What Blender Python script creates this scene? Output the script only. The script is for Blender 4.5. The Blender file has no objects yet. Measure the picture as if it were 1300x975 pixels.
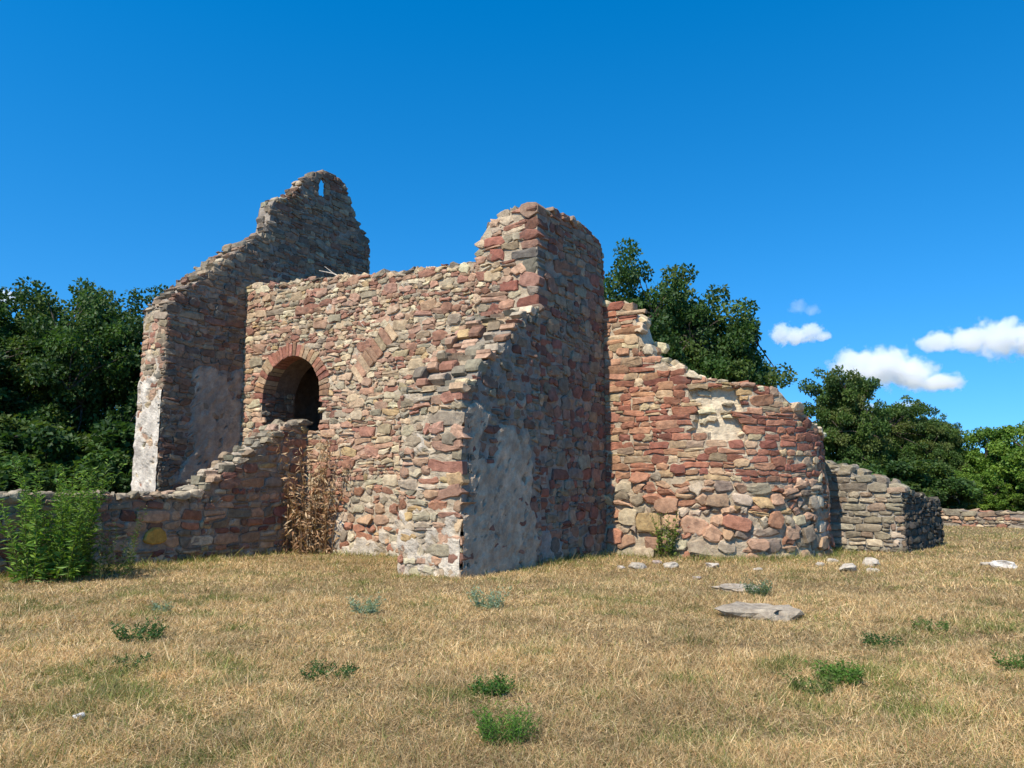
import bpy, bmesh, math, random
import numpy as np
from mathutils import Vector, Matrix, noise as mnoise

# ------------------------------------------------------------------ camera, sky, sun, exposure
sc = bpy.context.scene
FPX, CX, CY, CAMH = 982.0, 650.0, 487.5, 1.6
PITCH = math.atan(132.5 / FPX)
cam_d = bpy.data.cameras.new('camera'); cam = bpy.data.objects.new('camera', cam_d)
sc.collection.objects.link(cam); sc.camera = cam
cam_d.sensor_width = 36.0; cam_d.lens = 36.0 * FPX / 1300.0
cam_d.clip_start = 0.1; cam_d.clip_end = 8000.0
cam.location = (0, 0, CAMH); cam.rotation_euler = (math.pi / 2 + PITCH, 0, 0)

TH = math.radians(58.0)                     # direction of the church's short walls
SUN_AZ = TH + math.pi - math.radians(2.5)   # azimuth towards the sun, from +X
SUN_EL = math.radians(50.0)
world = bpy.data.worlds.new('World'); sc.world = world; world.use_nodes = True
wn = world.node_tree; wn.nodes.clear()
w_out = wn.nodes.new('ShaderNodeOutputWorld'); w_bg = wn.nodes.new('ShaderNodeBackground')
w_sky = wn.nodes.new('ShaderNodeTexSky'); w_sky.sky_type = 'NISHITA'; w_sky.sun_disc = False
w_sky.sun_elevation = SUN_EL; w_sky.sun_rotation = math.pi / 2 - SUN_AZ
w_sky.altitude = 300; w_sky.air_density = 1.0; w_sky.dust_density = 0.0; w_sky.ozone_density = 1.6
w_bg.inputs['Strength'].default_value = 0.125
w_hsv = wn.nodes.new('ShaderNodeHueSaturation'); w_hsv.inputs['Saturation'].default_value = 1.46; w_hsv.inputs['Value'].default_value = 1.17; w_hsv.inputs['Hue'].default_value = 0.498
w_tc = wn.nodes.new('ShaderNodeTexCoord'); w_add = wn.nodes.new('ShaderNodeVectorMath'); w_add.operation = 'ADD'; w_add.inputs[1].default_value = (0, 0, 0.16)
w_nrm = wn.nodes.new('ShaderNodeVectorMath'); w_nrm.operation = 'NORMALIZE'      # clear dry air: the pale band at the horizon lies lower
wn.links.new(w_tc.outputs['Generated'], w_add.inputs[0]); wn.links.new(w_add.outputs[0], w_nrm.inputs[0]); wn.links.new(w_nrm.outputs[0], w_sky.inputs['Vector'])
wn.links.new(w_sky.outputs[0], w_hsv.inputs['Color']); wn.links.new(w_hsv.outputs[0], w_bg.inputs['Color'])
wn.links.new(w_bg.outputs[0], w_out.inputs['Surface'])
sun_d = bpy.data.lights.new('sun', 'SUN'); sun_d.energy = 4.0; sun_d.angle = math.radians(0.5); sun_d.color = (1.0, 0.93, 0.82)
sun = bpy.data.objects.new('sun', sun_d); sc.collection.objects.link(sun)
sdir = Vector((math.cos(SUN_AZ) * math.cos(SUN_EL), math.sin(SUN_AZ) * math.cos(SUN_EL), math.sin(SUN_EL)))
sun.rotation_euler = sdir.to_track_quat('Z', 'Y').to_euler(); sun.location = sdir * 60
vs = sc.view_settings; vs.view_transform = 'Standard'; vs.look = 'None'; vs.exposure = 0.7; vs.gamma = 1.0
vs.use_curve_mapping = False
sc.cycles.volume_bounces = 10; sc.cycles.max_bounces = 8; sc.cycles.transparent_max_bounces = 8

# ------------------------------------------------------------------ helpers
rng = random.Random(7); nrg = np.random.default_rng(11)
COL = sc.collection
Z = Vector((0, 0, 1)); CAM = Vector((0, 0, CAMH))
def V(*a): return Vector(a)
def ray(px, py):
    x, y = px - CX, CY - py
    return Vector((x, FPX * math.cos(PITCH) - y * math.sin(PITCH), FPX * math.sin(PITCH) + y * math.cos(PITCH)))
def ground_at(px, py, z=0.0):
    r = ray(px, py); return CAM + r * ((z - CAMH) / r.z)
def plane_at(P, N, px, py):
    r = ray(px, py); return CAM + r * ((P - CAM).dot(N) / r.dot(N))
def bearing(px, dist):                       # ground point at a given distance along a picture column
    r = ray(px, 620); r.z = 0; return r.normalized() * dist
def nz(x, y=0.0, z=0.0): return mnoise.noise(Vector((x, y, z)))
def fbm(x, y, z=0.0): return nz(x, y, z) + 0.5 * nz(2.1 * x + 7, 2.1 * y, z) + 0.25 * nz(4.3 * x, 4.3 * y + 3, z)
def smooth(a, b, x):
    t = min(1.0, max(0.0, (x - a) / (b - a))); return t * t * (3 - 2 * t)
def mixc(a, b, t): return tuple(a[i] + (b[i] - a[i]) * t for i in range(3))
WLOC = {}
def link(o, parent=None, loc=None):
    COL.objects.link(o)
    loc = Vector(loc) if loc is not None else Vector((0, 0, 0))
    WLOC[o.name] = loc
    if parent is not None:
        o.parent = parent; o.location = loc - WLOC[parent.name]
    else: o.location = loc
    return o
def tag(o, label=None, cat=None, group=None, kind=None):
    if label: o['label'] = label
    if cat: o['category'] = cat
    if group: o['group'] = group
    if kind: o['kind'] = kind
    return o
def empty(name, loc): return link(bpy.data.objects.new(name, None), None, loc)
def np_mesh(name, verts, faces, cols=None, smooth_shade=False):
    """verts (n,3), faces (m,k) with one k; cols (n,3) per point."""
    verts = np.asarray(verts, np.float32); faces = np.asarray(faces, np.int32)
    me = bpy.data.meshes.new(name); n, (m, k) = len(verts), faces.shape
    me.vertices.add(n); me.vertices.foreach_set('co', verts.ravel())
    me.loops.add(m * k); me.loops.foreach_set('vertex_index', faces.ravel())
    me.polygons.add(m); me.polygons.foreach_set('loop_start', np.arange(0, m * k, k, dtype=np.int32))
    me.polygons.foreach_set('use_smooth', np.full(m, smooth_shade))
    if cols is not None: set_cols(me, cols)
    me.update(calc_edges=True); return me
def set_cols(me, cols):
    at = me.attributes.new('Col', 'FLOAT_COLOR', 'POINT')
    c = np.ones((len(me.vertices), 4), np.float32); c[:, :3] = np.asarray(cols, np.float32)
    at.data.foreach_set('color', c.ravel())
def py_mesh(name, verts, faces, cols=None, smooth_shade=False):
    me = bpy.data.meshes.new(name); me.from_pydata([tuple(v) for v in verts], [], faces)
    if cols is not None: set_cols(me, cols)
    if smooth_shade: me.polygons.foreach_set('use_smooth', [True] * len(me.polygons))
    me.update(); return me
class MB:                                     # mesh collector
    def __init__(s): s.v, s.f, s.c = [], [], []
    def add(s, vs_, fs, col=None):
        o = len(s.v); s.v += [Vector(v) for v in vs_]; s.f += [[i + o for i in f] for f in fs]
        if isinstance(col, list): s.c += col
        else: s.c += [col or (0.5, 0.5, 0.5)] * len(vs_)
    def build(s, name, mat, parent=None, origin=None, sm=False):
        origin = Vector(origin) if origin is not None else Vector((0, 0, 0))
        me = py_mesh(name, [v - origin for v in s.v], s.f, s.c, sm); me.materials.append(mat)
        return link(bpy.data.objects.new(name, me), parent, origin)
def tube(mb, pts, rads, col, n=6):
    rings = []
    for i, p in enumerate(pts):
        d = (pts[min(i + 1, len(pts) - 1)] - pts[max(i - 1, 0)])
        d = d.normalized() if d.length > 1e-6 else Z.copy()
        a = d.cross(Vector((0.31, 0.9, 0.2))).normalized(); b = d.cross(a)
        rings.append([p + (a * math.cos(k * 2 * math.pi / n) + b * math.sin(k * 2 * math.pi / n)) * rads[i] for k in range(n)])
    vs_ = [v for r in rings for v in r]; fs = []
    for i in range(len(rings) - 1):
        for k in range(n):
            fs.append([i * n + k, i * n + (k + 1) % n, (i + 1) * n + (k + 1) % n, (i + 1) * n + k])
    fs.append([(len(rings) - 1) * n + k for k in range(n)])
    mb.add(vs_, fs, col)

# ------------------------------------------------------------------ materials
def new_mat(name):
    m = bpy.data.materials.new(name); m.use_nodes = True; t = m.node_tree; t.nodes.clear()
    out = t.nodes.new('ShaderNodeOutputMaterial'); b = t.nodes.new('ShaderNodeBsdfPrincipled')
    t.links.new(b.outputs[0], out.inputs[0]); return m, t, b, out
def N(t, kind, **kw):
    n = t.nodes.new(kind)
    for k, v in kw.items():
        if k in n.inputs: n.inputs[k].default_value = v
        else: setattr(n, k, v)
    return n
def mixnode(t, fac, a, b, blend='MIX'):
    n = t.nodes.new('ShaderNodeMix'); n.data_type = 'RGBA'; n.blend_type = blend
    for sock, val in ((n.inputs[0], fac), (n.inputs[6], a), (n.inputs[7], b)):
        if hasattr(val, 'is_linked'): t.links.new(val, sock)
        else: sock.default_value = val if not isinstance(val, tuple) or len(val) == 4 else (*val, 1)
    return n.outputs[2]
def ramp(t, src, p0, p1, c0=(0, 0, 0, 1), c1=(1, 1, 1, 1)):
    r = t.nodes.new('ShaderNodeValToRGB'); r.color_ramp.elements[0].position = p0; r.color_ramp.elements[1].position = p1
    r.color_ramp.elements[0].color = c0; r.color_ramp.elements[1].color = c1
    t.links.new(src, r.inputs[0]); return r.outputs[0]
def stone_mat(name, bump=0.6, fine=38.0, var=0.55, lichen=0.5, blotch=7.0):
    m, t, b, out = new_mat(name)
    at = N(t, 'ShaderNodeAttribute', attribute_name='Col'); geo = N(t, 'ShaderNodeNewGeometry')
    def nt(scale, detail=6, rough=0.6):
        n = N(t, 'ShaderNodeTexNoise', Scale=scale, Detail=detail, Roughness=rough); t.links.new(geo.outputs['Position'], n.inputs['Vector']); return n.outputs['Fac']
    n1 = nt(blotch); n2 = nt(fine, 8, 0.7); n3 = nt(1.3, 5); n4 = nt(16.0, 6, 0.65)
    c = mixnode(t, ramp(t, n1, 0.3, 0.7), mixnode(t, 1.0, at.outputs['Color'], (1 - var * 0.75, 1 - var * 0.8, 1 - var * 0.8), 'MULTIPLY'),
                mixnode(t, 1.0, at.outputs['Color'], (1 + var * 0.35, 1 + var * 0.35, 1 + var * 0.32), 'MULTIPLY'))
    c = mixnode(t, 0.35, c, mixnode(t, 1.0, c, ramp(t, n2, 0.25, 0.75, (0.45, 0.45, 0.45, 1), (1.45, 1.45, 1.45, 1)), 'MULTIPLY'))
    mask = N(t, 'ShaderNodeMath', operation='MULTIPLY'); t.links.new(ramp(t, n3, 0.46, 0.66), mask.inputs[0]); t.links.new(ramp(t, n4, 0.45, 0.62), mask.inputs[1])
    m2 = N(t, 'ShaderNodeMath', operation='MULTIPLY'); t.links.new(mask.outputs[0], m2.inputs[0]); m2.inputs[1].default_value = lichen
    c = mixnode(t, m2.outputs[0], c, (0.085, 0.08, 0.07))
    t.links.new(c, b.inputs['Base Color']); b.inputs['Roughness'].default_value = 0.92; b.inputs['Specular IOR Level'].default_value = 0.2
    bp = N(t, 'ShaderNodeBump', Strength=bump, Distance=0.03)
    s = N(t, 'ShaderNodeMath', operation='ADD'); t.links.new(n4, s.inputs[0]); t.links.new(n2, s.inputs[1])
    t.links.new(s.outputs[0], bp.inputs['Height']); t.links.new(bp.outputs[0], b.inputs['Normal']); return m
def leaf_mat(name, trans=0.35, rough=0.55):
    m, t, b, out = new_mat(name)
    at = N(t, 'ShaderNodeAttribute', attribute_name='Col')
    t.links.new(at.outputs['Color'], b.inputs['Base Color']); b.inputs['Roughness'].default_value = rough
    b.inputs['Specular IOR Level'].default_value = 0.3
    tr = N(t, 'ShaderNodeBsdfTranslucent'); mx = N(t, 'ShaderNodeMixShader'); mx.inputs[0].default_value = trans
    t.links.new(mixnode(t, 1.0, at.outputs['Color'], (1.3, 1.35, 0.7), 'MULTIPLY'), tr.inputs['Color'])
    t.links.new(b.outputs[0], mx.inputs[1]); t.links.new(tr.outputs[0], mx.inputs[2]); t.links.new(mx.outputs[0], out.inputs[0]); return m
M_STONE = stone_mat('stone'); M_MORTAR = stone_mat('mortar', 0.9, 30.0, 0.45, 0.4, 5.0)
M_ROCK = stone_mat('rock', 0.8, 45.0, 0.5, 0.35, 9.0)
M_BARK = stone_mat('bark', 1.0, 20.0, 0.6, 0.6, 4.0)
M_LEAF = leaf_mat('leaf'); M_GRASS = leaf_mat('grass_blade', 0.25, 0.7); M_DRY = leaf_mat('dry_leaf', 0.2, 0.8)
def ground_mat():
    m, t, b, out = new_mat('ground')
    geo = N(t, 'ShaderNodeNewGeometry')
    def nt(scale, detail=6, rough=0.6):
        n = N(t, 'ShaderNodeTexNoise', Scale=scale, Detail=detail, Roughness=rough); t.links.new(geo.outputs['Position'], n.inputs['Vector']); return n.outputs['Fac']
    a, bb, cc = nt(0.45), nt(9.0, 8, 0.7), nt(60.0, 6, 0.7)
    c = mixnode(t, ramp(t, bb, 0.3, 0.7), (0.17, 0.115, 0.058), (0.32, 0.225, 0.11))
    c = mixnode(t, ramp(t, a, 0.45, 0.7), c, (0.19, 0.165, 0.06))
    c = mixnode(t, 0.6, c, mixnode(t, 1.0, c, ramp(t, cc, 0.3, 0.7, (0.5, 0.5, 0.5, 1), (1.4, 1.4, 1.4, 1)), 'MULTIPLY'))
    t.links.new(c, b.inputs['Base Color']); b.inputs['Roughness'].default_value = 1.0; b.inputs['Specular IOR Level'].default_value = 0.1
    bp = N(t, 'ShaderNodeBump', Strength=0.8, Distance=0.04); t.links.new(cc, bp.inputs['Height']); t.links.new(bp.outputs[0], b.inputs['Normal']); return m
M_GROUND = ground_mat()

# ------------------------------------------------------------------ axes of the church
ee = Vector((math.cos(TH), math.sin(TH), 0)); ww = Vector((-ee.y, ee.x, 0))
B0 = ground_at(684, 718); B0.z = 0
class Panel:                                 # (u, z, d) -> world: along the wall, up, out of the face
    def __init__(s, O, U, Nn): s.O, s.U, s.N = Vector(O), Vector(U), Vector(Nn)
    def __call__(s, u, z, d=0.0): return s.O + s.U * u + Z * z + s.N * d
    def nrm(s, u): return s.N
    def uz(s, px, py):
        p = plane_at(s.O, s.N, px, py) - s.O; return p.dot(s.U), p.z
class ArcPanel:
    def __init__(s, C, L, R):
        s.C, s.L, s.R = Vector(C), L, R; s.cen = s.C - ww * L + ee * R
    def nrm(s, u):
        if u <= s.L: return -ee
        a = (u - s.L) / s.R; return -ee * math.cos(a) - ww * math.sin(a)
    def __call__(s, u, z, d=0.0):
        if u <= s.L: return s.C - ww * u + Z * z - ee * d
        return s.cen + s.nrm(u) * (s.R + d) + Z * z
    def uz(s, px, py):
        r = ray(px, py); tgt = r.x / r.y; lo, hi = -0.5, s.L + s.R * 1.75; best = None
        for i in range(400):
            u = lo + (hi - lo) * i / 399; p = s(u, 0); k = p.x / p.y
            if best is None or abs(k - tgt) < best[0]: best = (abs(k - tgt), u, p)
        _, u, p = best; return u, CAMH + r.z * (p.y / r.y)
def profile(panel, pix, jag=0.05, seed=0.0):
    pts = sorted(panel.uz(*q) for q in pix)
    us = [p[0] for p in pts]; zs = [p[1] for p in pts]
    def top(u): return float(np.interp(u, us, zs)) + jag * fbm(u * 3.1, seed)
    top.pts = pts; return top

# ------------------------------------------------------------------ masonry
def pick(pal):
    tot = sum(w for _, w in pal); r = rng.random() * tot
    for c, w in pal:
        r -= w
        if r <= 0: break
    k = rng.uniform(0.68, 1.14); j = [rng.uniform(0.96, 1.04) for _ in range(3)]
    return tuple(min(0.75, c[i] * k * j[i] * (1.03, 1.0, .87)[i]) for i in range(3))
PAL_NAVE = [((.50, .325, .235), 4), ((.55, .415, .285), 5), ((.37, .19, .14), 3.5), ((.385, .315, .24), 2.5), ((.64, .53, .39), 3), ((.49, .35, .20), .5), ((.45, .265, .195), 3)]
PAL_APSE = [((.37, .165, .115), 8), ((.46, .255, .17), 5), ((.51, .355, .235), 3), ((.29, .12, .09), 5), ((.385, .29, .21), 1.5), ((.58, .455, .31), 2), ((.47, .32, .18), .4)]
PAL_BASE = [((.50, .32, .225), 4), ((.44, .22, .15), 3), ((.50, .42, .32), 3), ((.36, .29, .23), 2), ((.50, .35, .19), .5), ((.58, .48, .38), 1)]
PAL_GABLE = [((.28, .20, .15), 4), ((.25, .15, .115), 3), ((.33, .26, .20), 3), ((.22, .19, .165), 3), ((.40, .32, .24), 1)]
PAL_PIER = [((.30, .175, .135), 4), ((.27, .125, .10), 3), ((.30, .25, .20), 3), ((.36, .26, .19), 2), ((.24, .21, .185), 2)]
PAL_GREY = [((.35, .305, .24), 4), ((.28, .24, .19), 4), ((.42, .355, .27), 2), ((.32, .235, .175), 2)]
MORT = (.60, .485, .335); PLASTER_GREY = (.67, .505, .345); PLASTER_CREAM = (.74, .63, .48)

def cell_poly(u0, u1, z0, z1, gap, jit, rough):
    w, h = u1 - u0, z1 - z0
    u0 += gap * rng.uniform(.5, 1.4); u1 -= gap * rng.uniform(.5, 1.4); z0 += gap * rng.uniform(.5, 1.4); z1 -= gap * rng.uniform(.5, 1.4)
    w, h = max(.03, u1 - u0), max(.03, z1 - z0)
    P = []
    for cu, cz, du, dz in ((u0, z0, 1, 1), (u1, z0, -1, 1), (u1, z1, -1, -1), (u0, z1, 1, -1)):
        a = min(w * .32, h * rng.uniform(.06, .42) * rough); b = min(h * .38, h * rng.uniform(.06, .36) * rough)
        p1 = (cu + du * a, cz); p2 = (cu, cz + dz * b)
        P += [p2, p1] if (du * dz > 0) else [p1, p2]
    Q = []
    for i, p in enumerate(P):                 # a slack point half way along each edge, bellied out or in
        Q.append(p); q = P[(i + 1) % 8]
        if math.hypot(q[0] - p[0], q[1] - p[1]) > .45 * max(w, h):
            k = rng.uniform(.35, .65); nx, ny = q[1] - p[1], p[0] - q[0]; L = math.hypot(nx, ny) + 1e-6; b = rng.gauss(.004, .009) * jit
            Q.append((p[0] + (q[0] - p[0]) * k + nx / L * b, p[1] + (q[1] - p[1]) * k + ny / L * b))
    ang = rng.gauss(0, .05) * jit; cu, cz = (u0 + u1) / 2, (z0 + z1) / 2; R = []
    for u, z in Q:
        u += rng.gauss(0, .010) * jit; z += rng.gauss(0, .009) * jit
        x, y = u - cu, z - cz; R.append((cu + x * math.cos(ang) - y * math.sin(ang), cz + x * math.sin(ang) + y * math.cos(ang)))
    return R
def stone_geo(panel, poly, d, back, bev, tilt=.1, cap=False):
    cu = sum(p[0] for p in poly) / len(poly); cz = sum(p[1] for p in poly) / len(poly)
    hw = max(abs(p[0] - cu) for p in poly); hh = max(abs(p[1] - cz) for p in poly)
    tu, tz = rng.gauss(0, tilt) * .6, rng.gauss(0, tilt)
    su, sz = max(.45, 1 - bev / max(hw, .01)), max(.4, 1 - bev / max(hh, .01)); n = len(poly); vs_ = []
    for u, z in poly: vs_.append(panel(u, z, back))
    for u, z in poly: vs_.append(panel(u, z, d - bev * rng.uniform(.4, 1.1) + tu * (u - cu) + tz * (z - cz)))
    for u, z in poly:
        x, y = (u - cu) * su * rng.uniform(.9, 1.06), (z - cz) * sz * rng.uniform(.9, 1.06)
        vs_.append(panel(cu + x, cz + y, d + tu * x + tz * y + rng.gauss(0, .005)))
    vs_.append(panel(cu + rng.gauss(0, hw * .2), cz + rng.gauss(0, hh * .2), d + rng.uniform(0, .018)))
    fs = []
    for r in (0, n):
        for i in range(n): fs.append([r + i, r + (i + 1) % n, r + n + (i + 1) % n, r + n + i])
    for i in range(n): fs.append([2 * n + i, 2 * n + (i + 1) % n, 3 * n])
    if cap: fs.append(list(range(n - 1, -1, -1)))
    c = panel(cu, cz, d); D = (c - CAM); facing = max(.15, -D.normalized().dot(panel.nrm(cu)))
    return dict(v=vs_, f=fs, c=c, size=hw * hh * facing / D.length_squared)
def course(panel, u0, u1, z0, z1, inside, pal, hr=(.11, .22), wr=(1.2, 3.0), gap=.008, jit=1.0, rough=1.0, dr=(.012, .055), bev=.018,
           tilt=.1, warp=(.06, .05), seed=0.0, back=-.07, slope=0.0):
    out = []; z = z0
    while z < z1:
        h = rng.uniform(*hr); u = u0 - rng.uniform(0, .3)
        while u < u1:
            w = h * rng.uniform(*wr) * rng.choice((.8, 1, 1, 1.25))
            if u + w > u1 + .12: w = max(.1, u1 + .03 - u)
            uc = u + w / 2
            cells = [(u, u + w, z, z + h)]
            r = rng.random()
            if r < .16 and h > .13: s = rng.uniform(.4, .6); cells = [(u, u + w, z, z + h * s), (u, u + w, z + h * s, z + h)]
            elif r < .22 and w > .3:
                s = rng.uniform(.35, .65); k = rng.uniform(.4, .6)
                cells = [(u, u + w * s, z, z + h), (u + w * s, u + w, z, z + h * k), (u + w * s, u + w, z + h * k, z + h)]
            for a, b, c, d in cells:
                poly = cell_poly(max(a, u0 - .03), min(b, u1 + .03), c, d, gap, jit, rough)
                poly = [(x + warp[0] * (nz(x * .9, y * .9, seed) + .5 * nz(x * 2.6, y * 2.6, seed + 2)), y + slope * (x - u0) + warp[1] * (nz(x * .55, y * .7, seed + 5) + .5 * nz(x * 1.9, y * 1.9, seed + 9))) for x, y in poly]
                cu, cz = sum(p[0] for p in poly) / len(poly), sum(p[1] for p in poly) / len(poly)
                if not inside(cu, cz, (d - c) / 2): continue
                s = stone_geo(panel, poly, rng.uniform(*dr), back, bev * rng.uniform(.7, 1.3), tilt)
                pl = pal(cu, cz) if callable(pal) else pal
                s['col'] = pick(pl); s['uz'] = (cu, cz); out.append(s)
            u += w
        z += h
    return out
def features(panel, stones, n, u0, u1, z0, z1, inside, pal, wr=(.32, .6), hr=(.17, .28), dr=(.03, .06)):
    """bigger stones that break the courses"""
    new, rects = [], []
    for k in range(n * 3):
        if len(new) >= n: break
        w, h = rng.uniform(*wr), rng.uniform(*hr); u, z = rng.uniform(u0, u1 - w), rng.uniform(z0, z1 - h)
        if not inside(u + w / 2, z + h / 2, h / 2) or any(u < r[1] and u + w > r[0] and z < r[3] and z + h > r[2] for r in rects): continue
        s = stone_geo(panel, cell_poly(u, u + w, z, z + h, .004, 1.6, 1.1), rng.uniform(*dr), -.07, .024, .1); s['col'] = pick(pal); s['uz'] = (u + w / 2, z + h / 2)
        rects.append((u, u + w, z, z + h)); new.append(s)
    return [s for s in stones if not any(r[0] + .03 < s['uz'][0] < r[1] - .03 and r[2] + .02 < s['uz'][1] < r[3] - .02 for r in rects)] + new
def coping(panel, u0, u1, top, thick, pal, wr=(.2, .42), hr=(.08, .17), dr=(.25, .45), drop=.07, over=.03, skip=.12):
    """loose flat stones bedded along the broken top of a wall, across its whole thickness"""
    out = []; d = over
    while d > -thick + .05:
        dep = min(rng.uniform(*dr), thick + d); u = u0 - rng.uniform(0, .1)
        while u < u1:
            w = rng.uniform(*wr); uc = u + w / 2
            if uc > u1: break
            ta, tb = top(max(u0, u)), top(min(u1, u + w)); h = rng.uniform(*hr) + min(.2, abs(ta - tb) * .35)
            if rng.random() > skip and abs(ta - tb) < 1.2:
                zc = (ta + tb) / 2 - drop
                poly = cell_poly(u, u + w, zc - .03, zc - .03 + h, .004, 2.4, 1.6)
                s = stone_geo(panel, poly, d + rng.uniform(-.05, .05), d - dep * rng.uniform(.8, .98), .03, .2, True)
                s['col'] = pick(pal); s['uz'] = (uc, zc); out.append(s)
            u += w
        d -= dep
    return out
def quoins(panel, edge, sgn, z0, z1, pal, hr=(.16, .3), la=(.28, .6), lb=(.2, .42), out_=.035, inside=None):
    res = []; z = z0; k = 0
    while z < z1:
        h = rng.uniform(*hr); L = rng.uniform(*la) * (1.25 if k % 2 else .8); D = rng.uniform(*lb) * (.8 if k % 2 else 1.25)
        a, b = (edge - L, edge + out_) if sgn > 0 else (edge - out_, edge + L)
        poly = cell_poly(a, b - rng.uniform(0, .03) * (sgn > 0), z, z + h, .006, 1.9, 1.0)
        s = stone_geo(panel, poly, out_ + rng.uniform(-.015, .02), -D, .022, .07, True); s['col'] = pick(pal); s['uz'] = ((a + b) / 2, z + h / 2)
        s['rect'] = (a, b, z, z + h); res.append(s); z += h; k += 1
    return res
def drop_under(stones, qs, axis=0):
    keep = []
    for s in stones:
        u, z = s['uz']
        if any(q['rect'][0] < u < q['rect'][1] and q['rect'][2] < z < q['rect'][3] for q in qs): continue
        keep.append(s)
    return keep
def sheet(mb, panel, u0, u1, bottom, top, fn, du=.09, dz=.09, hole=None, d0=0.0):
    nu = max(2, int((u1 - u0) / du)); zt = max(top(u0 + (u1 - u0) * i / 20) for i in range(21)); nv = max(2, int((zt - bottom) / dz))
    vs_, cs, fs, uzs = [], [], [], []
    for i in range(nu + 1):
        u = u0 + (u1 - u0) * i / nu; t = top(u)
        for j in range(nv + 1):
            z = bottom + (t - bottom) * j / nv; d, c = fn(u, z); vs_.append(panel(u, z, d0 + d)); cs.append(c); uzs.append((u, z))
    for i in range(nu):
        for j in range(nv):
            a = i * (nv + 1) + j; q = [a, a + nv + 1, a + nv + 2, a + 1]
            if hole:
                um = sum(uzs[k][0] for k in q) / 4; zm = sum(uzs[k][1] for k in q) / 4
                if hole(um, zm): continue
            fs.append(q)
    mb.add(vs_, fs, cs)
def cap_sheet(mb, panel, u0, u1, top, thick, fn, du=.1, nd=6, dn=.05, seed=0.0):
    nu = max(2, int((u1 - u0) / du)); vs_, cs, fs = [], [], []
    for i in range(nu + 1):
        u = u0 + (u1 - u0) * i / nu
        for j in range(nd + 1):
            d = -(thick(u) if callable(thick) else thick) * j / nd + (.01 if j == 0 else 0); k = 0 if j in (0,) else 1
            vs_.append(panel(u, top(u) - .015 + k * dn * fbm(u * 2.5, d * 3, seed), d)); cs.append(fn(u, top(u))[1])
    for i in range(nu):
        for j in range(nd):
            a = i * (nd + 1) + j; fs.append([a, a + nd + 1, a + nd + 2, a + 1])
    mb.add(vs_, fs, cs)
def plain(col, amp=.02, seed=0.0):
    def fn(u, z):
        k = fbm(u * 2.2, z * 2.2, seed); return .0 + amp * fbm(u * 5, z * 5, seed + 3), mixc(col, (col[0] * .72, col[1] * .7, col[2] * .68), .5 + .5 * k)
    return fn
def plaster(base, pcol, region, depth=.075, seed=0.0, freq=2.0, amp=.55):
    """mortar that thickens to a coat of plaster where region(u,z) is high; ragged edge, pits"""
    def fn(u, z):
        d, c = base(u, z); r = region(u, z) + amp * fbm(u * freq, z * freq, seed) - 1.5 * max(0, fbm(u * 8, z * 5, seed + 2) - .42)
        m = smooth(.42, .60, r); k = min(1.3, max(0, .5 + .6 * fbm(u * 1.1, z * 1.4, seed + 8) + .35 * fbm(u * 4.5, z * 2.5, seed + 6)))
        return d + depth * m, mixc(c, mixc(pcol, tuple(x * .66 for x in pcol), k), m)
    return fn
STATS = {}
def put_stones(stones, part, limit=300, name='stone'):
    stones = sorted(stones, key=lambda s: -s['size'])
    for s in stones[:limit]:
        me = py_mesh(name, [v - s['c'] for v in s['v']], s['f'], [s['col']] * len(s['v'])); me.materials.append(M_STONE)
        link(bpy.data.objects.new(name, me), part, s['c'])
    rest = stones[limit:]
    if rest:
        mb = MB()
        for s in rest: mb.add(s['v'], s['f'], s['col'])
        o = mb.build('rubble_stones', M_STONE, part, WLOC[part.name]); o['kind'] = 'stuff'
    STATS[part.name + '/' + name] = len(stones)

# ------------------------------------------------------------------ ground
def build_ground():
    xs = np.concatenate([np.linspace(-900, -40, 14), np.linspace(-36, 36, 145), np.linspace(40, 900, 14)])
    ys = np.concatenate([np.linspace(-300, -12, 8), np.linspace(-10, 50, 121), np.linspace(55, 1500, 16)])
    X, Y = np.meshgrid(xs, ys, indexing='ij')
    Zg = ground_z(X, Y)
    v = np.stack([X.ravel(), Y.ravel(), Zg.ravel()], 1); n1, n2 = len(xs), len(ys)
    I, J = np.meshgrid(np.arange(n1 - 1), np.arange(n2 - 1), indexing='ij'); a = (I * n2 + J).ravel()
    me = np_mesh('ground', v, np.stack([a, a + n2, a + n2 + 1, a + 1], 1), None, True); me.materials.append(M_GROUND)
    tag(link(bpy.data.objects.new('ground', me)), 'dry straw-coloured meadow soil around the ruin', 'ground', None, 'structure')
def ground_z(X, Y): return 0.018 * np.sin(X * 1.3 + .4 * Y) * np.cos(Y * 1.1 - .3 * X) + 0.012 * np.sin(X * 3.1) * np.sin(Y * 2.7 + 1)
def gz(x, y): return float(ground_z(np.float64(x), np.float64(y)))
build_ground()

# ------------------------------------------------------------------ the church
church = empty('ruined_church', B0 + ee * 1.5 + ww * 4)
tag(church, 'roofless ruined church of red and buff rubble stone with tall gable and round apse', 'ruin')
E_P = Panel(B0, ee, -ww)                       # shaded side of the east wall, u along ee
W_P = Panel(B0, ww, -ee)                       # sunlit nave side, u along ww
PIER_T, PIER_S = 1.65, 3.35
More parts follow.
